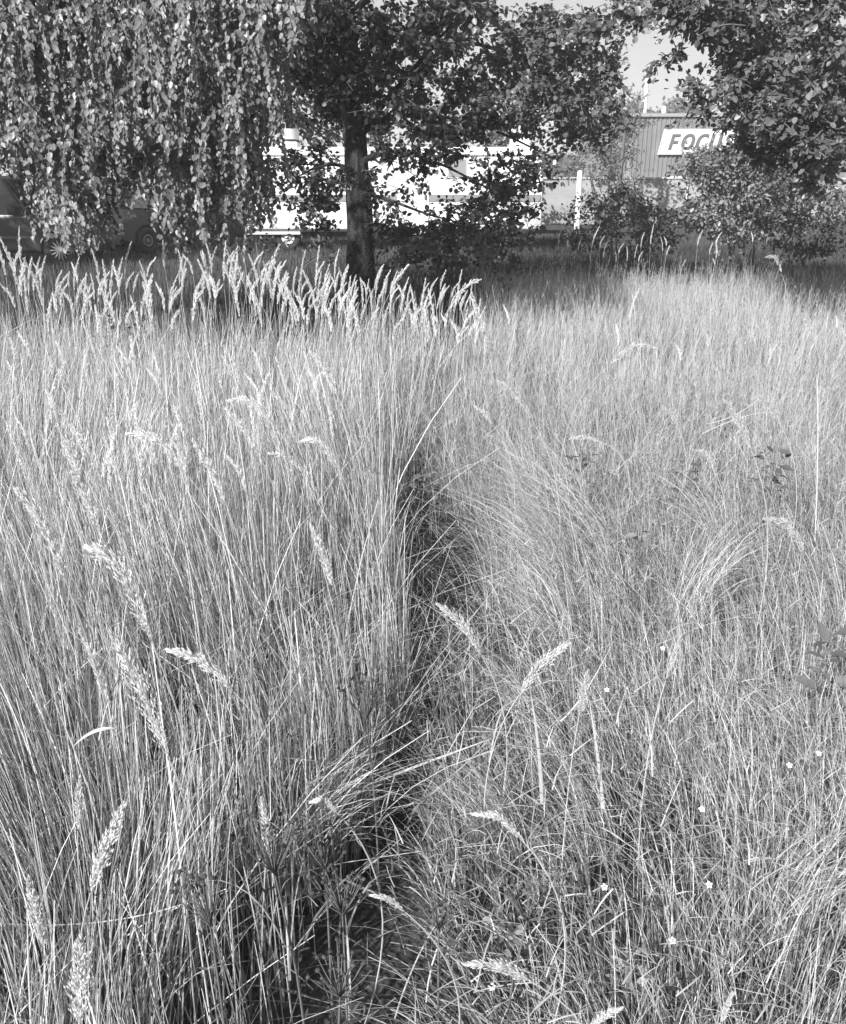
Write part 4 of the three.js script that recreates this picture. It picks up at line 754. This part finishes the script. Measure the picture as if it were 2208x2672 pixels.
// ------------------------------------------------------------------ broad blades and long straws that catch the eye
function straw(label, pts, D, w, tone = 0.62, taper = 0.9) {
  const P = pts.map(([x, y, dd]) => at(x * k, y * k, D + (dd || 0))), base = V(P[0].x, Math.max(0, P[0].y), P[0].z), o = thing('grass_blade', label, 'grass blade', base);
  const G = new Grow(64, 64), a = P[0].sub(base), b = P[1].clone().sub(base), c = P[2].clone().sub(base), m = b.multiplyScalar(2).addScaledVector(a, -0.5).addScaledVector(c, -0.5);
  blade(G, a.x, a.y, a.z, c.x, c.y, c.z, m.x, m.y, m.z, w, tone, 0.35, 14, taper);
  G.mesh('blade', grassMat, o);
}
straw('broad pale blade arching left across the stems at lower left', [[235, 1495], [190, 1502], [150, 1532]], 1.5, 0.008);
straw('flat broad blade standing right of the trail, left of two', [[1112, 1650], [1104, 1530], [1086, 1405]], 1.75, 0.009, 0.5);
straw('flat broad blade standing right of the trail, right of two', [[1238, 1660], [1226, 1550], [1208, 1430]], 1.75, 0.009, 0.55);
straw('broad upright blade in the dark bottom of the trail', [[716, 2110], [716, 1990], [706, 1850]], 1.3, 0.0075, 0.6);
straw('long level straw crossing the lower left stems', [[-10, 1893], [190, 1893], [372, 1856]], 1.35, 0.0028, 0.62, 0.3);
straw('long straw rising right toward the trail at centre', [[556, 1620], [700, 1560], [845, 1478]], 1.9, 0.003, 0.65, 0.4);
straw('fallen pale straw across the trail, upper of two', [[780, 1600], [900, 1555], [1010, 1515]], 1.9, 0.0065, 0.6);
straw('fallen pale straw across the trail, lower of two', [[815, 1660], [905, 1610], [1020, 1500]], 1.95, 0.0055, 0.6);
straw('straight straw fanning up from the lower trail', [[830, 1700], [910, 1560], [985, 1430]], 1.95, 0.004, 0.6);
straw('long thick culm running down the left foreground', [[392, 2050], [372, 1800], [345, 1560]], 1.35, 0.004, 0.68, 0.2);
straw('second thick culm beside the left foreground culm', [[400, 2000], [360, 1690], [312, 1318]], 1.45, 0.0034, 0.66, 0.2);
straw('thin straw leaning right over the right bank', [[1150, 1480], [1200, 1420], [1262, 1310]], 2.0, 0.004, 0.6);
straw('curved straw hanging over the upper trail', [[985, 1330], [905, 1260], [825, 1215]], 2.3, 0.0025, 0.66, 0.3);
straw('crossed straw in the right meadow, upper of two', [[1450, 870], [1510, 850], [1560, 815]], 3.6, 0.0026, 0.6, 0.3);
straw('crossed straw in the right meadow, lower of two', [[1440, 890], [1510, 860], [1570, 845]], 3.6, 0.0026, 0.6, 0.3);
straw('tall pale culm near the right edge of the meadow', [[1672, 1110], [1678, 920], [1676, 770]], 3.4, 0.004, 0.68, 0.3);
straw('pale straw slanting up in the bottom trail shade', [[810, 2090], [850, 1980], [905, 1880]], 1.35, 0.003, 0.55, 0.4);

// ------------------------------------------------------------------ weeds and flowers
function umbel(label, px, py, D, n, group) {                       // dried tansy: forked stem with flat clusters of dark buttons
  const top = at(px * k, py * k, D), o = thing('dried_tansy', label, 'weed', V(top.x + gs() * 0.05, 0, top.z)), st = [], A = top.clone().sub(o.position);
  st.push(tube([V(0, -0.03, 0), V(A.x * 0.3, A.y * 0.5, A.z * 0.3), V(A.x * 0.8, A.y * 0.86, A.z)], [0.0028, 0.0018], 5));
  const fork = V(A.x * 0.8, A.y * 0.86, A.z), btn = new THREE.SphereGeometry(0.0042, 8, 6).scale(1, 0.7, 1), mt = mat(0.045, 0.9), mt2 = mat(0.08, 0.9);
  for (let q = 0; q < n; q++) { const a = rnd() * 6.283, r = 0.055 * Math.sqrt(rnd()), p = V(A.x + Math.cos(a) * r, A.y + gs() * 0.012, A.z + Math.sin(a) * r * 0.9); st.push(tube([fork, fork.clone().lerp(p, 0.6).add(V(0, -0.004, 0)), p], [0.0013, 0.0007], 3)); const m = part('flower_button', btn, q % 3 ? mt : mt2, o); m.position.copy(p); m.scale.setScalar(rr(0.7, 1.2)); m.rotation.set(gs() * 0.4, 0, gs() * 0.4); }
  part('stem', st, mat(0.12, 0.8), o);
  const G = new Grow(256, 256); for (let q = 0; q < 26; q++) { const f = rr(0.2, 0.85), c = V(A.x * f * 0.8, A.y * f, A.z * f), a = rnd() * 6.28, ax = V(Math.cos(a), rr(-0.2, 0.7), Math.sin(a)).normalize(), nx = V(gs() * 0.3, 1, gs() * 0.3); nx.addScaledVector(ax, -nx.dot(ax)).normalize(); leaf(G, c.clone().addScaledVector(ax, rr(0, 0.04)), ax, nx, rr(0.015, 0.03), 0.006, rr(0.06, 0.1)); }
  G.mesh('foliage', greenMat, o).userData.kind = 'stuff';
}
umbel('dark dried flower cluster at lower left centre, the densest', 700, 1815, 1.25, 40);
umbel('dark dried flower cluster near the thin upright head, lower left', 545, 1705, 1.2, 26);
umbel('dark dried flower cluster between two culms at lower left', 420, 1815, 1.12, 24);
umbel('dark dried flower cluster over the trail edge at lower centre', 665, 1720, 1.32, 26);
umbel('dark dried flower cluster left of the trail at picture middle', 745, 1410, 1.72, 26);
umbel('dark dried flower cluster right of the lower trail', 1095, 1830, 1.25, 26);
umbel('dark dried flower cluster in the bottom centre shade', 700, 1990, 1.12, 24);
umbel('small dark dried cluster by the bottom edge right of centre', 900, 1850, 1.25, 22);
function weed(name, label, category, px, py, D, n, len, asp, tone, spread) {
  const top = at(px * k, py * k, D), o = thing(name, label, category, V(top.x, 0, top.z)), H = Math.max(0.2, top.y);
  part('stem', [tube([V(0, -0.03, 0), V(gs() * 0.03, H * 0.5, gs() * 0.03), V(0, H, 0)], [0.004, 0.002], 5)], mat(0.1, 0.8), o);
  n = Math.round(n * 1.6);
  for (let q = 0; q < n; q++) {
    const a = q * 2.4 + gs() * 0.4, y = H * (1 - 0.4 * q / n), ax = V(Math.cos(a), rr(-0.25, 0.5), Math.sin(a)).normalize(), nx = V(gs() * 0.6, 0.8, 0.35 + gs() * 0.6); nx.addScaledVector(ax, -nx.dot(ax)).normalize();
    const l = len * rr(0.5, 1.0), G = new Grow(8, 16); leaf(G, V(0, 0, 0), ax, nx, l, l * asp, tone * rr(1.0, 1.9), 0.3, 0.45);
    const m = G.mesh('leaf', greenMat, o); m.position.set(Math.cos(a) * spread * rnd(), y, Math.sin(a) * spread * rnd());
  }
}
weed('broadleaf_weed', 'dark leafy weed under the level bright seed head on the right', 'weed', 1195, 930, 3.9, 16, 0.06, 0.5, 0.09, 0.07);
weed('broadleaf_weed', 'dark leafy weed right of the hanging seed head', 'weed', 1400, 955, 3.8, 16, 0.055, 0.5, 0.1, 0.1);
weed('broadleaf_weed', 'dark leafy weed below the crossed straws at right', 'weed', 1590, 925, 3.8, 18, 0.06, 0.5, 0.07, 0.07);
weed('broadleaf_weed', 'grey leafy weed low in the right meadow centre', 'weed', 1320, 1075, 3.0, 12, 0.05, 0.5, 0.14, 0.05);
weed('broadleaf_weed', 'grey leafy weed right of the arched seed head', 'weed', 1130, 985, 3.6, 12, 0.05, 0.55, 0.13, 0.06);
weed('broadleaf_weed', 'dark leafy weed left of the trail beside fine stems', 'weed', 660, 1275, 2.3, 14, 0.035, 0.6, 0.07, 0.05);
weed('dock_plant', 'dark dock plant with hanging leaves at the right edge', 'weed', 1705, 1300, 2.2, 6, 0.085, 0.42, 0.09, 0.03);
weed('broadleaf_weed', 'shaded leafy weed at the trail top', 'weed', 870, 960, 3.7, 14, 0.05, 0.55, 0.09, 0.06);
weed('broadleaf_weed', 'grey leafy weed in the bottom right meadow', 'weed', 1290, 1990, 1.35, 10, 0.03, 0.5, 0.2, 0.02);
weed('broadleaf_weed', 'small dark weed at the bottom edge right of centre', 'weed', 1390, 2060, 1.3, 9, 0.03, 0.5, 0.05, 0.02);
weed('broadleaf_weed', 'grey leafy weed beside the lower trail, right bank', 'weed', 1030, 1880, 1.45, 16, 0.028, 0.5, 0.16, 0.04);
weed('broadleaf_weed', 'dark low weed behind the tall stand at left', 'weed', 250, 640, 7.3, 18, 0.1, 0.5, 0.06, 0.25);
weed('broadleaf_weed', 'dark low weed among the heads in the middle of the stand', 'weed', 430, 690, 7.0, 18, 0.1, 0.5, 0.05, 0.25);
const petal = leafGeo('petal', 0.008, 0.006, 0.1, 0.5), petalMat = mat(0.8, 0.6), eyeGeo = new THREE.SphereGeometry(0.0022, 8, 6), eyeMat = mat(0.35, 0.8);
[[1360, 1330], [1245, 1415], [1680, 1545], [1620, 1570], [1440, 1660], [1240, 1820], [1455, 1815], [1380, 1930], [1010, 2025]].forEach(([x, y], i) => {
  const D = table([[1200, 2.6], [1400, 2.1], [1600, 1.75], [1800, 1.5], [2000, 1.32]], y), p = at(x * k, y * k, D), o = thing('small_white_flower', `tiny white flower ${y < 1500 ? 'halfway up the right meadow' : y < 1750 ? 'in the lower right meadow' : 'in the bottom right quarter'}, ${x < 1300 ? 'nearer the trail' : x < 1480 ? 'between trail and edge' : 'near the right edge'}`, 'flower', V(p.x, 0, p.z), 0, 'tiny white flowers at lower right');
  part('stem', tube([V(0, -0.02, 0), V(0.01, p.y * 0.5, 0), V(0, p.y, 0)], [0.0012, 0.0008], 4), mat(0.15, 0.8), o);
  for (let q = 0; q < 5; q++) { const m = part('petal', petal, petalMat, o); m.position.set(0, p.y, 0); m.rotation.set(-1.0, 0, 0); m.rotateZ(q / 5 * 6.283); }
  part('flower_eye', eyeGeo, eyeMat, o).position.set(0, p.y + 0.001, 0);
});

// ------------------------------------------------------------------ the uncountable grass itself
tag(tallGrass.mesh('tall_dry_grass', grassMat), 'tall dry reed-grass stems and blades filling the left of the meadow', 'grass', null, 'stuff');
tag(shortGrass.mesh('short_dry_grass', grassMat), 'fine short dry grass matted over the right of the meadow', 'grass', null, 'stuff');
tag(haze.mesh('fine_seed_grass', seedMat), 'hazy fine bent-grass seed panicles over the right meadow', 'grass', null, 'stuff');
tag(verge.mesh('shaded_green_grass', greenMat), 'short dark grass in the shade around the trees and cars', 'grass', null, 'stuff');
console.log('triangles in grown meshes', Math.round(triangles), 'grass', Math.round((tallGrass.ni + shortGrass.ni) / 3), 'haze', haze.ni / 3);

renderer.render(scene, camera);
